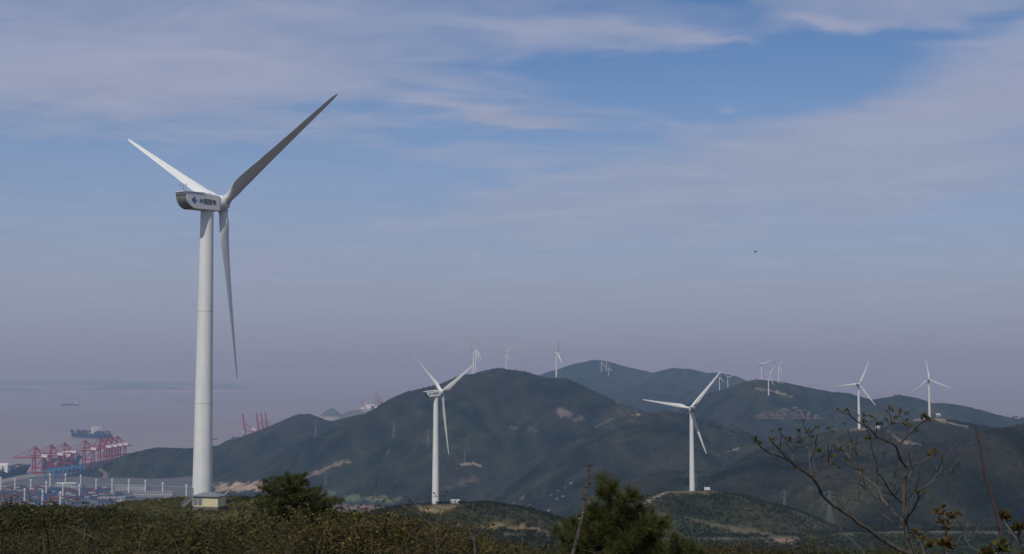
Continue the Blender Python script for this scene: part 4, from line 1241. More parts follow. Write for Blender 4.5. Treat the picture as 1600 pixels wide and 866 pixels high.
# ---- crowns on the hills beyond
def blob(r, n):
    if n == 6:
        v = np.array([(1, 0, 0), (0, 1, 0), (-1, 0, 0), (0, -1, 0), (0, 0, 1), (0, 0, -.3)], float)
        f = [(0, 1, 4), (1, 2, 4), (2, 3, 4), (3, 0, 4), (1, 0, 5), (2, 1, 5), (3, 2, 5), (0, 3, 5)]
    else:
        a = np.arange(6) * math.pi / 3; b = a + math.pi / 6
        v = np.concatenate([np.stack([np.cos(a) * .8, np.sin(a) * .8, a * 0 + .05], 1), np.stack([np.cos(b), np.sin(b), b * 0 + .5], 1), [(0, 0, 1.05)]])
        v[:, 2] += r.normal(0, .12, len(v))
        f = []
        for i in range(6):
            j = (i + 1) % 6
            f += [(i, j, 6 + i), (j, 6 + j, 6 + i), (6 + i, 6 + j, 12)]
    v = v * r.uniform(.72, 1.28, (len(v), 1))
    return v, np.array(f), np.ones((len(v), 3))
r4 = np.random.default_rng(21)
tm = [blob(r4, 6) for _ in range(6)] + [blob(r4, 13) for _ in range(8)]
ang = np.arctan2(TZ - CAMZ, TY)
run = np.maximum.accumulate(ang, axis=0)
vis = (ang + 5.0 / np.maximum(TY, 10)) > run
elig = vis & (TID >= 2) & (bare < 0.35) & (TZ > 5) & (TY > 480) & (TY < 4700) & (np.abs(TX) < TY * .47)
dA = np.gradient(TPX, axis=1) * 1.0
dP = np.abs(np.gradient(TPY, axis=0))
wgt = np.where(elig & (TY > 1150), np.minimum(np.abs(dA), 4) * np.minimum(dP, 14) + .02, 0).ravel()
cum = np.cumsum(wgt); NW = 66000
pick = np.searchsorted(cum, r4.uniform(0, cum[-1], NW))
pi, pj = np.unravel_index(pick, TX.shape)
jr = r4.uniform(-.5, .5, NW); ja = r4.uniform(-.5, .5, NW)
rr = rings[pi] + jr * np.gradient(rings)[pi]; aa = azs[pj] + ja * (azs[1] - azs[0])
wx, wy = rr * np.sin(aa), OY + rr * np.cos(aa)
wz = terrain(wx, wy)
near = wy < 1180
size = np.where(near, r4.uniform(1.0, 2.3, NW), np.where(wy < 2400, r4.uniform(1.8, 3.8, NW), r4.uniform(2.6, 5.2, NW)))
# bare or scrubby places grow less
dens = fbm(wx / 90, wy / 90, 3)
keep = (r4.uniform(0, 1, NW) < np.clip(.75 + 1.2 * dens, .25, 1)) & ~((np.hypot(wx - T1BASE[0], wy - T1BASE[1]) < 60))
tint = np.stack([.016 + .015 * r4.random(NW) ** 2, .016 + .012 * r4.random(NW), .009 + .006 * r4.random(NW)], -1)
vg = veg(wx, wy)[:, None]
tint *= vg * (1 + (vg - 1) * np.array([.22, .08, -.1])).clip(.6, 1.5)
pat = sst(fbm(wx / 260, wy / 260, 5) + .4 * fbm(wx / 60, wy / 60, 3), .12, .6)[:, None]
tint = tint * (1 - pat) + np.array([.026, .022, .016]) * (.6 + .7 * r4.random((NW, 1))) * pat
pale_crown = (r4.random(NW) < .08)[:, None]  # a few crowns picked at random get a paler tint
tint = np.where(pale_crown, tint * 1.7, tint)
scl = np.stack([size, size, size * r4.uniform(.7, 1.15, NW)], -1)
which = np.where(near, 6 + r4.integers(0, 8, NW), r4.integers(0, 6, NW))
K = keep & ~near
o = scatter('hillside_woodland', tm, np.stack([wx, wy, wz - .38 * size], -1)[K], scl[K], r4.uniform(0, 6.28, NW)[K], tint[K], which[K], M_wood, False)
tag(o, kind='stuff')

# ---- thicket on the near hill
OLIVE = np.array([[.050, .052, .016], [.062, .055, .018], [.075, .058, .022], [.040, .048, .018], [.085, .070, .020], [.060, .042, .022]])
BARK = np.array([.060, .048, .036])
def shrub(r, nst, nleaf, leaf, twigs=2, droop=.3):
    V = []; Q = []; C = []; tips = []
    def stem(a, b, ra, rb):
        d = b - a; d = d / (np.linalg.norm(d) + 1e-9)
        u = np.cross(d, [0.3, .2, 1]); u /= np.linalg.norm(u) + 1e-9; v = np.cross(d, u)
        n0 = len(V)
        for p, q in ((a, ra), (b, rb)):
            for k in range(3):
                V.append(p + q * (math.cos(2.094 * k) * u + math.sin(2.094 * k) * v)); C.append(BARK * r.uniform(.7, 1.3))
        for k in range(3):
            Q.append((n0 + k, n0 + (k + 1) % 3, n0 + 3 + (k + 1) % 3, n0 + 3 + k))
    for i in range(nst):
        a = r.uniform(0, 6.28); sp = r.uniform(.1, .62)
        p0 = np.array([math.cos(a), math.sin(a), 0]) * r.uniform(0, .12)
        p1 = p0 + np.array([math.cos(a) * sp * .55, math.sin(a) * sp * .55, r.uniform(.35, .6)])
        p2 = p1 + np.array([math.cos(a + r.normal(0, .5)) * sp * .6, math.sin(a + r.normal(0, .5)) * sp * .6, r.uniform(.15, .48)])
        stem(p0, p1, .010, .007); stem(p1, p2, .007, .003)
        tips += [(p1, p2)]
        for k in range(twigs):
            q = p1 + (p2 - p1) * r.uniform(0, .9); e = q + np.array([*r.normal(0, .16, 2), r.uniform(.02, .22)])
            stem(q, e, .004, .002); tips.append((q, e))
    for i in range(nleaf):
        q, e = tips[r.integers(len(tips))]
        p = q + (e - q) * r.uniform(.1, 1.08) + r.normal(0, .045, 3)
        d = r.normal(0, 1, 3); d[2] = d[2] * .5 + .25; d /= np.linalg.norm(d)
        s = np.cross(d, r.normal(0, 1, 3)); s /= np.linalg.norm(s) + 1e-9
        L = leaf * r.uniform(.6, 1.4); n0 = len(V); c = OLIVE[r.integers(6)] * r.uniform(.6, 1.35)
        for o_ in (p, p + d * L * .5 + s * L * .28, p + d * L, p + d * L * .5 - s * L * .28):
            V.append(o_); C.append(c)
        Q.append((n0, n0 + 1, n0 + 2, n0 + 3))
    return np.array(V), np.array(Q), np.array(C)
r5 = np.random.default_rng(5)
tmn = [shrub(r5, 34, n, .021, 5) for n in (4200, 3400, 4600, 3000, 1200, 70)]            # near
tmm = [shrub(r5, 20, n, .036, 3) for n in (1500, 1100, 1700, 800, 250, 30)]                   # middle
tmf = [shrub(r5, 7, n, .11, 1) for n in (200, 160, 220, 110)]                             # far
# scrub on the two turbine knolls
elig2 = (TID >= 2) & (bare < .4) & (TZ > 100) & (TY > 480) & (TY < 1180) & ((ang + 8.0 / np.maximum(TY, 10)) > run)
cum = np.cumsum(np.where(elig2, np.gradient(rings)[:, None] * rings[:, None], 0).ravel()); NK = 64000
pk = np.searchsorted(cum, r4.uniform(0, cum[-1], NK)); pi, pj = np.unravel_index(pk, TX.shape)
rr = rings[pi] + r4.uniform(-.5, .5, NK) * np.gradient(rings)[pi]; aa = azs[pj] + r4.uniform(-.5, .5, NK) * (azs[1] - azs[0])
kx, ky = rr * np.sin(aa), OY + rr * np.cos(aa); kz = terrain(kx, ky)
kd = fbm(kx / 30, ky / 30, 3); kp_ = r4.random(NK) < np.clip(1.0 + 1.2 * kd, .4, 1)
hh = r4.uniform(.6, 1.7, NK) * (1 + .4 * kd)
kt = np.array([.40, .57, .44]) * r4.uniform(.6, 1.2, (NK, 1)) * (1 + .3 * fbm(kx / 50 + 4, ky / 50, 2))[:, None]
o = gn_scatter('knoll_scrub', tmf, np.stack([kx, ky, kz - .1], -1)[kp_], np.stack([hh * 1.5, hh * 1.5, hh], -1)[kp_], r4.uniform(0, 6.28, NK)[kp_], kt[kp_], r4.integers(0, 4, NK)[kp_], M_leafi)
tag(o, kind='stuff')
def place(n, r0, r1, seed, padfree=True):
    r = np.random.default_rng(seed)
    rad = r0 * (r1 / r0) ** r.random(n) if r1 / r0 > 3 else np.sqrt(r0 ** 2 + (r1 ** 2 - r0 ** 2) * r.random(n))
    u = r.uniform(-.50, .50, n)
    x, y = rad * np.sin(np.arctan(u)), rad * np.cos(np.arctan(u))
    lim = np.interp(u, RU, RE) + 8
    dpp = np.hypot((x - T1BASE[0] - 3) / 1.35, y - T1BASE[1] - 4)
    edge = 24 + 5 * fbm(x / 9, y / 9, 2)
    k = (rad < lim) & ((dpp > edge) | (y < T1BASE[1] - 24))
    sight = (np.abs(x / y + .222) < .034) & (y > 120)              # the open grass in front of the kiosk
    k &= ~(sight & (y > 205))
    return x[k], y[k], r
def thicket(name, tmpl, n, r0, r1, h0, h1, seed):
    x, y, r = place(n, r0, r1, seed)
    z = terrain(x, y)
    hn = fbm(x / 4.5 + 3, y / 4.5, 3)
    h = np.clip(r.uniform(h0, h1, len(x)) * (1 + 1.0 * hn) * .88, .3, 1.9)
    u_ = x / y
    h = np.where((u_ > -.268) & (u_ < -.185), h * np.clip(1.1 - y / 330, .4, 1), h)
    pn = fbm(x / 11 - 5, y / 11, 3)[:, None]
    tn = np.array([1.16, 1.10, .88]) * (1 + .25 * pn) * r.uniform(.75, 1.25, (len(x), 1))
    gn_ = sst(fbm(x / 6 + 2, y / 6 + 8, 3), -.05, .45)
    tn *= 1 - gn_[:, None] * np.array([.42, .12, .25])
    yl = r.random(len(x)) < .05
    tn[yl] *= np.array([1.35, 1.35, .9])
    sc_ = np.stack([h * r.uniform(.9, 1.35, len(x)), h * r.uniform(.9, 1.35, len(x)), h], -1)
    o = gn_scatter(name, tmpl, np.stack([x, y, z - .05], -1), sc_, r.uniform(0, 6.28, len(x)), tn, np.where(r.random(len(x)) < .10, len(tmpl) - 1, r.integers(0, len(tmpl) - 1, len(x))), M_leafi)
    return tag(o, kind='stuff')
thicket('scrub_thicket', tmn, 620, 9.5, 30, .75, 1.35, 31)
thicket('scrub_thicket', tmm, 4300, 24, 110, .8, 1.5, 32)
thicket('scrub_thicket', tmf, 11000, 90, 330, .8, 1.7, 33)
# rounder, taller, darker bushes that break up the thicket
xb, yb, rb = place(420, 26, 240, 35)
kb = (fbm(xb / 16, yb / 16 + 4, 2) > -.05) & ~((xb / yb > -.275) & (xb / yb < -.18) & (yb > 60))
xb, yb = xb[kb], yb[kb]
hb_ = rb.uniform(1.1, 2.0, len(xb)); 
o = gn_scatter('tall_bushes', tmm[:3], np.stack([xb, yb, terrain(xb, yb) - .1], -1), np.stack([hb_ * 1.2, hb_ * 1.2, hb_], -1), rb.uniform(0, 6.28, len(xb)), np.array([.55, .72, .55]) * rb.uniform(.6, 1.3, (len(xb), 1)), rb.integers(0, 3, len(xb)), M_leafi)
tag(o, kind='stuff')
# grass on the turbine pad
gr = np.random.default_rng(8)
n = 9000
gx = T1BASE[0] + gr.uniform(-55, 55, n); gy = T1BASE[1] + gr.uniform(-36, 36, n)
ok = np.hypot((gx - T1BASE[0] - 3) / 1.35, gy - T1BASE[1] - 4) < 36
ok &= np.hypot(gx - T1BASE[0], gy - T1BASE[1]) > 3
gx, gy = gx[ok], gy[ok]
tv = []; tf = []
for k in range(9):
    a = gr.uniform(0, 6.28); b0 = gr.normal(0, .16, 2); hh = gr.uniform(.2, .5); n0 = len(tv)
    tv += [(b0[0] - .05, b0[1], 0), (b0[0] + .05, b0[1], 0), (b0[0] + math.cos(a) * .15 + .02, b0[1] + math.sin(a) * .15, hh), (b0[0] + math.cos(a) * .15 - .02, b0[1] + math.sin(a) * .15, hh)]
    tf.append((n0, n0 + 1, n0 + 2, n0 + 3))
tint = np.array([.078, .078, .024]) * gr.uniform(.6, 1.35, (len(gx), 1)); tint[:, 0] *= 1 + .35 * sst(fbm(gx / 8, gy / 8, 2), -.2, .5)
o = scatter('grass', [(np.array(tv), np.array(tf), np.ones((len(tv), 3)))], np.stack([gx, gy, terrain(gx, gy) - .03], -1), np.stack([gr.uniform(.7, 1.3, len(gx))] * 3, -1), gr.uniform(0, 6.28, len(gx)), tint, np.zeros(len(gx), int), M_leaf)
tag(o, kind='stuff')

# ---- pines
M_bark = mat('pine_bark', (0.075, 0.055, 0.042), 0.9, var=0.4, scale=30, bump=0.5)
M_need = attr_mat('pine_needles', 0.6, 0.2, trans=0.2)
def needles(r, tufts, n, ln, wd, col):
    V = []; Q = []; C = []
    for p, ax, k in tufts:
        p = np.array(p); ax = np.array(ax, float); ax /= np.linalg.norm(ax)
        for i in range(n):
            d = ax * r.uniform(.15, 1.0) + r.normal(0, .62, 3); d /= np.linalg.norm(d)
            b = p + ax * r.uniform(-.6, .6) * ln * k * .8
            L = ln * k * r.uniform(.7, 1.15)
            s = np.cross(d, r.normal(0, 1, 3)); s /= np.linalg.norm(s) + 1e-9
            n0 = len(V); c = col[r.integers(len(col))] * r.uniform(.6, 1.3)
            V += [b - s * wd, b + s * wd, b + d * L + s * wd * .4, b + d * L - s * wd * .4]; C += [c] * 4
            Q.append((n0, n0 + 1, n0 + 2, n0 + 3))
    return np.array(V), np.array(Q), np.array(C)
NCOL = np.array([[.070, .076, .014], [.050, .064, .016], [.100, .090, .016], [.036, .048, .016]])
def pine(label, base, limbs, d, tuftk, nn, wd, seed, trunk, tr=.05):
    """limbs: pixel positions of twig ends at about depth d; trunk: pixel polyline"""
    r = np.random.default_rng(seed)
    root = empty('pine_tree', base)
    loc = lambda q: np.array(q) - np.array(base)
    tp = [loc(base)] + [loc(PX(px, py, d)) for px, py in trunk]
    tp[0] = tp[0] - np.array([0, 0, .3])
    MB().tube(tp, np.linspace(tr, tr * .3, len(tp)), 8).build('trunk', M_bark, root, True)
    tufts = []
    for px, py, k in limbs:
        dz = r.uniform(-1, 1) * (60 * d / F)
        e = loc(PX(px, py, d + dz))
        cands = [tp[i] + (tp[i + 1] - tp[i]) * t for i in range(len(tp) - 1) for t in (0, .33, .66, 1)]
        cands = [c for c in cands if c[2] < e[2] - .01] or [tp[0]]
        s = min(cands, key=lambda c: np.linalg.norm((c - e) * np.array([1, .6, 1.4])))
        mid = (s + e) / 2 + np.array([0, 0, -.10 * np.linalg.norm(e - s)])
        MB().tube([s, mid, e], [tr * .45, tr * .3, tr * .14], 6).build('branch', M_bark, root, True)
        up = (e - mid); up = up / np.linalg.norm(up) + np.array([0, 0, .8])
        tufts.append((e, up, k * tuftk))
        for j in range(6):
            f = r.uniform(.25, 1.0); q = (mid + (e - mid) * f) + r.normal(0, .30, 3) * k * tuftk * .14 * np.array([1, 1, .8])
            tufts.append((q, up + r.normal(0, .6, 3), k * tuftk * r.uniform(.75, 1.05)))
    v, q, c = needles(r, tufts, nn, .088, wd, NCOL)
    big_mesh('crown', v, q, M_need, c, False, root)
    return tag(root, label, 'tree')
def gpt(px, d):
    x = PX(px, 700, d)[0]
    return np.array([x, d, ground(x, d)])
Z3 = lambda x, y: (860 + x / 5.217, 700 + y / 5.217)
lim = [(*Z3(x, y), k) for x, y, k in [(460, 320, 1.25), (420, 370, .9), (510, 360, 1.0), (660, 395, .95), (700, 385, .6), (760, 510, .85), (330, 520, 1.0), (290, 560, .8), (380, 560, .9), (940, 590, 1.0), (890, 630, 1.0), (830, 600, .8),
        (560, 560, 1.1), (620, 530, .8), (140, 660, 1.1), (80, 690, .9), (210, 640, .9), (690, 590, 1.1), (760, 640, 1.0), (480, 600, 1.1), (600, 760, 1.4), (520, 720, 1.2), (690, 740, 1.2), (420, 690, 1.2), (330, 690, 1.2),
        (250, 740, 1.1), (620, 840, 1.3), (720, 830, 1.2), (500, 830, 1.2), (400, 800, 1.2), (870, 720, .9), (470, 440, 1.0), (500, 500, 1.0), (570, 470, .8), (640, 640, 1.1), (820, 700, 1.0), (900, 680, 1.0), (780, 760, 1.1), (850, 800, 1.1), (920, 830, 1.0), (160, 760, 1.1), (220, 820, 1.1), (300, 800, 1.1), (100, 740, .9)]]
pine('bushy young pine with bunched needle tufts in front of the round knoll', gpt(962, 12.0), lim, 12.0, 1.05, 110, .0017, 41,
     [Z3(590, 860), Z3(575, 760), Z3(560, 640), Z3(530, 520), Z3(490, 430), Z3(462, 350)], .035)
lim = [(*Z3(x, y), k) for x, y, k in [(1060, 800, 1.0), (1150, 815, .85), (1010, 740, .8), (1110, 850, 1.0), (1190, 850, .7), (1050, 860, 1.0), (980, 800, .8)]]
pine('low pine seedling at the right foot of the bushy young pine', gpt(1068, 11.5), lim, 11.5, .95, 100, .0017, 42, [Z3(1085, 900), Z3(1075, 830), Z3(1060, 810)], .02)
Z4 = lambda x, y: (280 + x / 5.218, 700 + y / 5.218)
r6 = np.random.default_rng(61)
lim = []
for x, y, rx, ry, n in [(900, 300, 130, 60, 16), (760, 340, 110, 70, 14), (1080, 400, 120, 60, 12), (950, 420, 200, 90, 26), (780, 470, 120, 60, 12), (1180, 480, 90, 60, 9), (860, 370, 150, 80, 16), (690, 320, 40, 40, 4), (1130, 350, 30, 20, 3), (1010, 300, 40, 50, 4), (950, 250, 40, 20, 4), (720, 500, 100, 50, 14), (900, 510, 160, 50, 22), (1090, 500, 140, 50, 18), (1250, 510, 60, 40, 8), (1000, 560, 240, 40, 20), (1010, 225, 25, 12, 2), (880, 232, 20, 12, 2), (680, 275, 25, 15, 2), (1300, 440, 20, 20, 3), (1150, 330, 25, 15, 2), (650, 400, 20, 40, 3), (1240, 420, 30, 20, 3)]:
    for k in range(n):
        lim.append((*Z4(x + r6.uniform(-1, 1) * rx, y + r6.uniform(-1, 1) * ry), r6.uniform(.8, 1.2)))
pine('rounded pine rising above the scrub to the right of the cream kiosk', gpt(462, 46), lim, 46.0, 1.55, 36, .005, 43, [Z4(930, 520), Z4(930, 440), Z4(920, 360), Z4(910, 290)], .09)

# ---- bare budding tree (traced limb by limb, each at its own depth)
M_twig = mat('grey_twig_bark', (0.100, 0.086, 0.066), 0.85, col2=(0.045, 0.038, 0.031), scale=22, bump=0.3)
M_bud = attr_mat('bud_leaves', 0.7, 0.2, trans=0.25)
def buds(r, spots, n, L, cols):
    V = []; Q = []; C = []
    for p, s in spots:
        for i in range(n):
            d = r.normal(0, 1, 3) * np.array([1, 1, .6]) + np.array([0, 0, .55]); d /= np.linalg.norm(d)
            w_ = np.cross(d, r.normal(0, 1, 3)); w_ /= np.linalg.norm(w_) + 1e-9
            l = L * s * r.uniform(.6, 1.3); n0 = len(V); c = cols[r.integers(len(cols))] * r.uniform(.7, 1.3)
            b = p + d * l * .1
            V += [b, b + d * l * .55 + w_ * l * .24, b + d * l, b + d * l * .55 - w_ * l * .24]; C += [c] * 4
            Q.append((n0, n0 + 1, n0 + 2, n0 + 3))
    return np.array(V), np.array(Q), np.array(C)
BCOL = np.array([[.085, .080, .022], [.075, .066, .024], [.085, .056, .026], [.060, .072, .020], [.095, .092, .026]])
ZT = lambda x, y: (1140 + x / 3.478, 620 + y / 3.478)
def limb_tree(name, label, px0, d, limbs, budspots, seed, nb=16, bl=.045, wscale=1.0, cat='tree', cols=BCOL, stem_name='branch', trunk_first=True, ZF=ZT, m=M_twig, extra=0):
    r = np.random.default_rng(seed)
    base = gpt(px0, d)
    root = empty(name, base)
    mpx = d / F / 3.478 if ZF is ZT else d / F / 5.217
    ends = {}
    for i, (pl, w0, w1, off0, off1) in enumerate(limbs):
        n = len(pl)
        # subdivide with a little crookedness
        P = []
        for k, (x, y) in enumerate(pl):
            t = k / (n - 1)
            P.append(PX(*ZF(x, y), d + off0 + (off1 - off0) * t) - base)
        Q = []
        for a, b in zip(P[:-1], P[1:]):
            Q.append(a); Q.append((a + b) / 2 + r.normal(0, .035, 3) * np.linalg.norm(b - a))
        Q.append(P[-1])
        if i == 0:
            Q = [np.array([Q[0][0] * .4, 0, -.25])] + Q
        rad = np.linspace(w0, w1, len(Q)) * mpx * .5 * wscale
        MB().tube(Q, rad, 7).build('trunk' if (i == 0 and trunk_first) else stem_name, m, root, True)
    if extra:
        allp = []
        for (pl, w0, w1, off0, off1) in limbs[1:]:
            for k in range(len(pl) - 1):
                allp.append((pl[k], pl[k + 1], off0 + (off1 - off0) * k / (len(pl) - 1)))
        for k in range(extra):
            (ax, ay), (bx, by), off = allp[r.integers(len(allp))]
            if ay > 640: continue
            t = r.random(); x0, y0 = ax + (bx - ax) * t, ay + (by - ay) * t
            dr = math.atan2(by - ay, bx - ax) + r.choice([-1, 1]) * r.uniform(.4, 1.0)
            L = r.uniform(25, 85); x1, y1 = x0 + math.cos(dr) * L, y0 + math.sin(dr) * L - .25 * L
            x2, y2 = x1 + r.normal(0, 12), y1 - r.uniform(12, 40)
            if y2 < 60: continue
            o1 = off + r.normal(0, .15)
            Q = [PX(*ZF(x0, y0), d + off) - base, PX(*ZF(x1, y1), d + o1) - base, PX(*ZF(x2, y2), d + o1 + r.normal(0, .1)) - base]
            MB().tube(Q, np.array([4.2, 3.2, 3.0]) * mpx * .5 * wscale, 5).build('twig', m, root, True)
            if r.random() < .45: budspots = budspots + [(x2, y2, r.uniform(.35, .8), o1)]
    sp = []
    for x, y, s, off in budspots:
        sp.append((PX(*ZF(x, y), d + off) - base, s))
    if sp:
        for p, s in sp:
            v, q, c = buds(r, [(p, s)], nb, bl, cols)
            big_mesh('bud_cluster', v, q, M_bud, c, False, root)
    return tag(root, label, cat)
LB = [([(1000, 880), (965, 760), (955, 680), (945, 560), (955, 430), (960, 380)], 34, 13, 0, 0),
      ([(985, 856), (850, 790), (780, 740), (700, 690), (640, 640), (560, 590), (500, 530), (450, 440), (380, 390), (320, 345), (250, 315), (190, 290), (160, 260), (132, 238)], 22, 5, 0, -.9),
      ([(380, 390), (300, 385), (240, 350)], 7, 4, -.7, -.8), ([(445, 430), (435, 330), (435, 290), (400, 240), (385, 200)], 9, 5, -.6, -.4), ([(418, 262), (430, 200)], 5, 4, -.45, -.4),
      ([(455, 445), (480, 420), (520, 370), (560, 340), (590, 295)], 8, 3, -.6, -.3), ([(320, 345), (290, 310), (260, 280), (237, 245)], 6, 4, -.75, -1.0), ([(345, 352), (340, 300), (322, 245)], 5, 4, -.7, -.6), ([(343, 302), (372, 258)], 5, 3, -.65, -.7),
      ([(955, 690), (900, 640), (830, 560), (800, 490), (720, 430), (690, 380), (650, 330), (600, 280), (565, 210), (546, 180)], 16, 5, 0, .7), ([(566, 208), (572, 190)], 5, 4, .65, .7),
      ([(830, 560), (760, 510), (700, 470), (640, 440), (590, 410), (555, 370), (542, 352)], 10, 4, .2, .9), ([(705, 472), (710, 425), (715, 402)], 8, 6, .5, .5),
      ([(800, 490), (800, 400), (795, 340), (770, 270), (760, 200), (735, 150)], 11, 5, .3, .2), ([(745, 168), (735, 112)], 5, 4, .2, .2), ([(748, 160), (767, 116)], 5, 4, .2, .3), ([(795, 340), (740, 320), (680, 300), (650, 262)], 6, 3, .25, .5),
      ([(940, 575), (900, 545), (860, 490), (810, 415)], 11, 7, 0, -.2), ([(960, 380), (930, 345), (905, 270), (860, 245), (800, 220), (760, 170), (700, 140), (660, 110), (638, 84)], 12, 5, 0, -.5),
      ([(905, 262), (970, 205), (1020, 160), (1060, 130), (1088, 118)], 8, 5, -.15, -.4), ([(860, 242), (855, 190), (890, 130), (881, 80)], 8, 5, -.2, .1), ([(893, 122), (930, 88)], 5, 4, 0, .1), ([(880, 150), (960, 132)], 5, 4, 0, .2),
      ([(960, 382), (985, 330), (980, 250), (985, 180), (968, 152)], 8, 5, 0, .4), ([(970, 378), (1040, 360), (1085, 335), (1108, 312)], 9, 6, 0, .5), ([(945, 560), (1020, 510), (1100, 460), (1130, 420), (1190, 405), (1225, 370), (1270, 330)], 11, 3, 0, .9),
      ([(955, 690), (975, 640), (1010, 590), (1025, 560), (1018, 515)], 12, 6, 0, -.4), ([(900, 560), (905, 430), (930, 375)], 7, 4, 0, .3), ([(965, 770), (1060, 740), (1130, 700)], 8, 5, 0, -.5),
      ([(750, 880), (640, 760), (590, 690), (560, 655)], 7, 3, .4, 1.0), ([(960, 730), (860, 660), (770, 590), (690, 520), (600, 470), (510, 410)], 8, 3, .1, 1.4), ([(780, 740), (830, 700), (840, 690)], 6, 4, -.1, -.2),
      ([(620, 640), (630, 560), (680, 540)], 5, 3, -.2, .1), ([(955, 470), (1000, 380), (1020, 320)], 6, 3, 0, .6), ([(650, 335), (660, 260), (630, 240), (597, 200)], 4, 3, .5, .8), ([(460, 440), (450, 340)], 4, 3, -.6, -.5), ([(430, 300), (470, 250), (480, 225)], 5, 3, -.5, -.2), ([(1130, 420), (1120, 380)], 4, 3, .6, .7), ([(880, 250), (870, 130), (850, 120)], 5, 3, -.2, .2), ([(560, 590), (640, 660), (700, 680)], 5, 3, -.3, -.6)]
BS = [(130, 232, 1.1, -.9), (165, 255, .7, -.9), (232, 235, 1.0, -1), (320, 236, 1.0, -.6), (376, 250, .6, -.7), (383, 190, 1.0, -.4), (430, 192, .9, -.4), (490, 300, .9, -.4), (543, 174, .9, .7), (565, 195, .6, .7), (735, 105, .8, .2), (768, 110, .8, .3),
      (735, 140, 1.0, .2), (815, 150, .9, .2), (637, 76, .8, -.5), (880, 70, 1.0, .1), (932, 82, 1.0, .1), (960, 130, .9, .2), (968, 160, 1.1, .4), (1055, 112, 1.1, -.4), (1090, 125, .9, -.4), (1110, 305, 1.3, .5), (1095, 318, 1.0, .5),
      (545, 352, 1.0, .9), (558, 372, .8, .9), (590, 390, .5, .9), (715, 402, .7, .5), (890, 150, .8, 0), (850, 125, .6, .2), (905, 115, .7, 0), (1130, 412, 1.0, .6), (690, 370, .5, .6), (290, 305, .5, -.8), (260, 280, .6, -.9), (335, 355, .4, -.7), (475, 240, .5, -.2), (1020, 520, .7, -.4), (1040, 515, .6, -.2)]
limb_tree('budding_tree', 'bare spreading tree with leafy bud clusters at its twig tips', 1428, 8.0, LB, BS, 71, 18, .026, 1.08, extra=110)
limb_tree('bare_sapling', 'single straight leafless sapling stem leaning right of the bare tree', 1575, 6.2,
          [([(1500, 900), (1490, 800), (1475, 730), (1455, 650), (1430, 570), (1410, 480), (1385, 400), (1365, 300), (1350, 220), (1330, 155)], 30, 10, 0, .2),
           ([(1475, 730), (1450, 705)], 6, 4, .05, 0), ([(1410, 480), (1425, 470)], 5, 3, .1, .12), ([(1385, 405), (1378, 420)], 6, 4, .1, .12), ([(1460, 790), (1430, 800)], 5, 3, 0, -.1)], [], 72, m=mat('dark_twig_bark', (0.045, 0.032, 0.030), 0.85, var=.3, scale=25))
RCOL = np.array([[.10, .050, .020], [.085, .060, .020], [.075, .075, .016], [.12, .075, .022]])
limb_tree('budding_shrub', 'shrub with russet leaf rosettes at the foot of the leafless sapling', 1610, 6.5,
          [([(1660, 900), (1600, 815), (1540, 750), (1500, 690), (1490, 662)], 14, 8, 0, .2), ([(1585, 800), (1570, 760), (1582, 718)], 9, 7, 0, -.2), ([(1540, 760), (1530, 840), (1500, 870)], 5, 4, .1, .3), ([(1600, 815), (1640, 700)], 8, 6, 0, -.3)],
          [(1490, 655, 1.5, .2), (1480, 650, 1.2, .2), (1505, 660, 1.2, .2), (1582, 712, 1.7, -.2), (1570, 716, 1.2, -.2), (1640, 695, 1.4, -.3)], 73, 34, .026, cat='shrub', cols=RCOL)
GCOL = np.array([[.075, .075, .016], [.10, .065, .018], [.055, .070, .018], [.12, .060, .022]])
limb_tree('leafing_sapling', 'leafy sapling with small green and russet leaves right of the bare tree', 1477, 7.0,
          [([(1180, 900), (1175, 800), (1175, 720), (1170, 650), (1160, 600)], 16, 5, 0, .1), ([(1175, 740), (1220, 680), (1245, 650)], 7, 4, 0, .2), ([(1172, 700), (1140, 660), (1130, 620)], 7, 4, 0, -.2), ([(1150, 600), (1200, 540), (1205, 510)], 5, 3, .1, .3)],
          [(1160, 640, 1.2, .1), (1150, 680, 1.2, 0), (1185, 690, 1.2, .1), (1210, 660, 1.2, .2), (1245, 640, 1.0, .2), (1130, 625, 1.0, -.2), (1200, 640, .9, .2), (1175, 720, 1.1, 0), (1165, 600, .8, .1)], 74, 26, .024, cat='sapling', cols=GCOL)
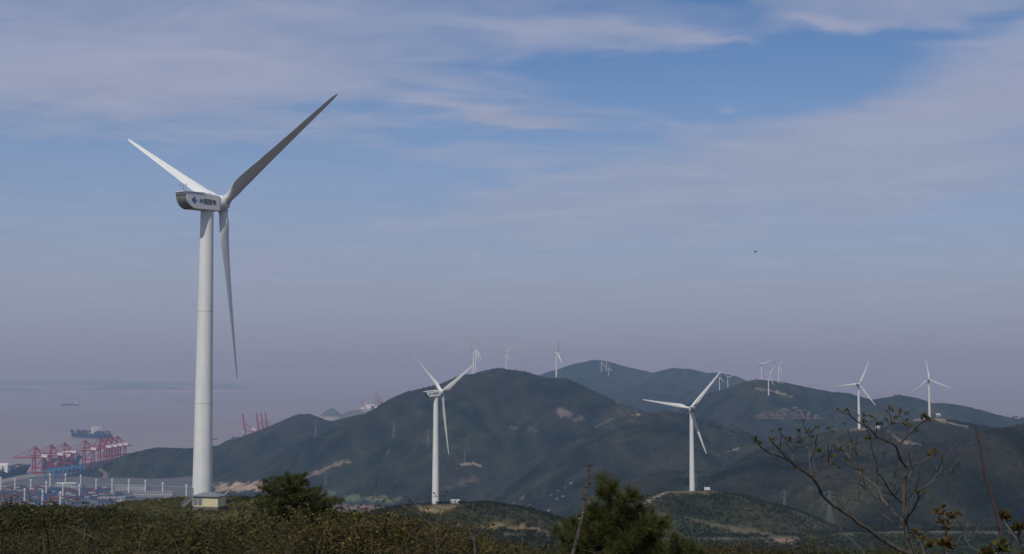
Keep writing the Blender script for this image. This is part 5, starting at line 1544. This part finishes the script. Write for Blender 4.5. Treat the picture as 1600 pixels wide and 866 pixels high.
for k, (px0, dd, lm, bs, lab) in enumerate([
        (1478, 6.0, [([(1150, 900), (1165, 850), (1170, 815)], 10, 6, 0, 0), ([(1165, 855), (1200, 830), (1255, 760), (1265, 755)], 7, 5, 0, .3)], [(1165, 800, 1.6, 0), (1185, 805, 1.5, 0), (1150, 808, 1.3, 0)], 'low twig with orange-red leaf rosette below the leafy sapling'),
        (1440, 6.8, [([(1060, 900), (1050, 820), (1020, 770), (1005, 745)], 9, 5, 0, .2), ([(1052, 830), (1085, 800)], 6, 4, .1, 0)], [(1005, 742, 1.3, .2), (1030, 760, 1.2, .2), (1050, 775, 1.1, .1), (1090, 805, 1.3, 0), (1080, 820, 1.1, 0)], 'low shoot with yellow-green bud leaves at the trunk of the bare tree'),
        (1530, 5.8, [([(1400, 900), (1350, 840), (1290, 790), (1280, 720), (1300, 680)], 8, 4, 0, .3), ([(1290, 790), (1340, 730), (1385, 670)], 5, 3, .2, .5), ([(1285, 730), (1250, 690), (1240, 670)], 5, 3, .2, .1)], [(1400, 850, 1.5, 0), (1380, 860, 1.3, 0)], 'thin bare forked twigs between the leafy sapling and the leafless stem'),
        (1562, 5.9, [([(1480, 900), (1478, 850), (1485, 810)], 8, 4, 0, 0), ([(1450, 880), (1445, 810), (1465, 775)], 7, 5, 0, .1)], [(1475, 805, 1.5, 0), (1490, 820, 1.3, 0), (1480, 840, 1.4, 0)], 'small bright yellow-green shoot at the foot of the leafless stem')]):
    limb_tree('budding_twig', lab, px0, dd, lm, bs, 80 + k, 26, .024, cat='twig', cols=(np.array([[.085, .080, .012], [.065, .065, .016]]) if k == 3 else RCOL if k == 0 else GCOL), trunk_first=False)
ST = [(320, 420, 1.2, 0), (268, 430, .9, 0), (312, 305, 1.0, 0), (300, 330, .8, 0), (285, 530, .9, 0), (330, 235, .8, 0), (315, 150, 1.0, 0), (300, 150, .8, 0), (335, 152, .7, 0), (310, 190, .7, 0), (215, 575, 1.1, 0), (285, 270, .6, 0), (195, 730, .9, 0), (180, 780, .8, 0), (270, 380, .7, 0)]
limb_tree('budding_stalk', 'upright stalk with sparse opening buds in front of the bushy young pine', 893, 6.5,
          [([(170, 900), (180, 866), (215, 740), (240, 650), (265, 540), (275, 450), (285, 380), (295, 310), (310, 240), (312, 150)], 34, 12, 0, .1)], ST, 75, 8, .020, cat='stalk', cols=np.array([[.15, .13, .035], [.10, .06, .04], [.085, .07, .03]]), ZF=Z3, m=mat('grey_stalk_bark', (0.085, 0.065, 0.055), .9, var=.4, scale=40))
# bare twigs standing out of the thicket
for k, (pl, dd, lab) in enumerate([
        ([(700, 862), (680, 826), (652, 802), (610, 780), (588, 777)], 15, 'thin arched dead twig rising over the scrub left of the dry knoll'),
        ([(760, 890), (742, 850), (727, 818), (724, 812)], 14, 'slim bare twig before the tan cutting of the dry knoll'),
        ([(745, 890), (741, 840), (732, 828)], 12, 'short forked bare twig below the tan cutting'),
        ([(140, 880), (147, 862), (152, 843)], 11, 'pale dry stem leaning in the scrub left of the kiosk'),
        ([(812, 890), (815, 850), (822, 820), (826, 812)], 18, 'dark bare sprig near the end of the tan cutting')]):
    b = gpt(pl[0][0], dd); root = empty('dead_twig', b)
    P = [np.array([0, 0, -.1])] + [PX(x, y, dd) - b for x, y in pl[1:]]
    MB().tube(P, np.linspace(.011, .004, len(P)), 5).build('stem', M_twig, root, True)
    rr_ = np.random.default_rng(k)
    for j in range(3):
        i = rr_.integers(1, len(P)); a = P[i]
        MB().tube([a, a + np.array([rr_.normal(0, .12), rr_.normal(0, .1), .12]), a + np.array([rr_.normal(0, .2), rr_.normal(0, .1), .25])], [.005, .004, .002], 4).build('side_twig', M_twig, root, True)
    tag(root, lab, 'twig')
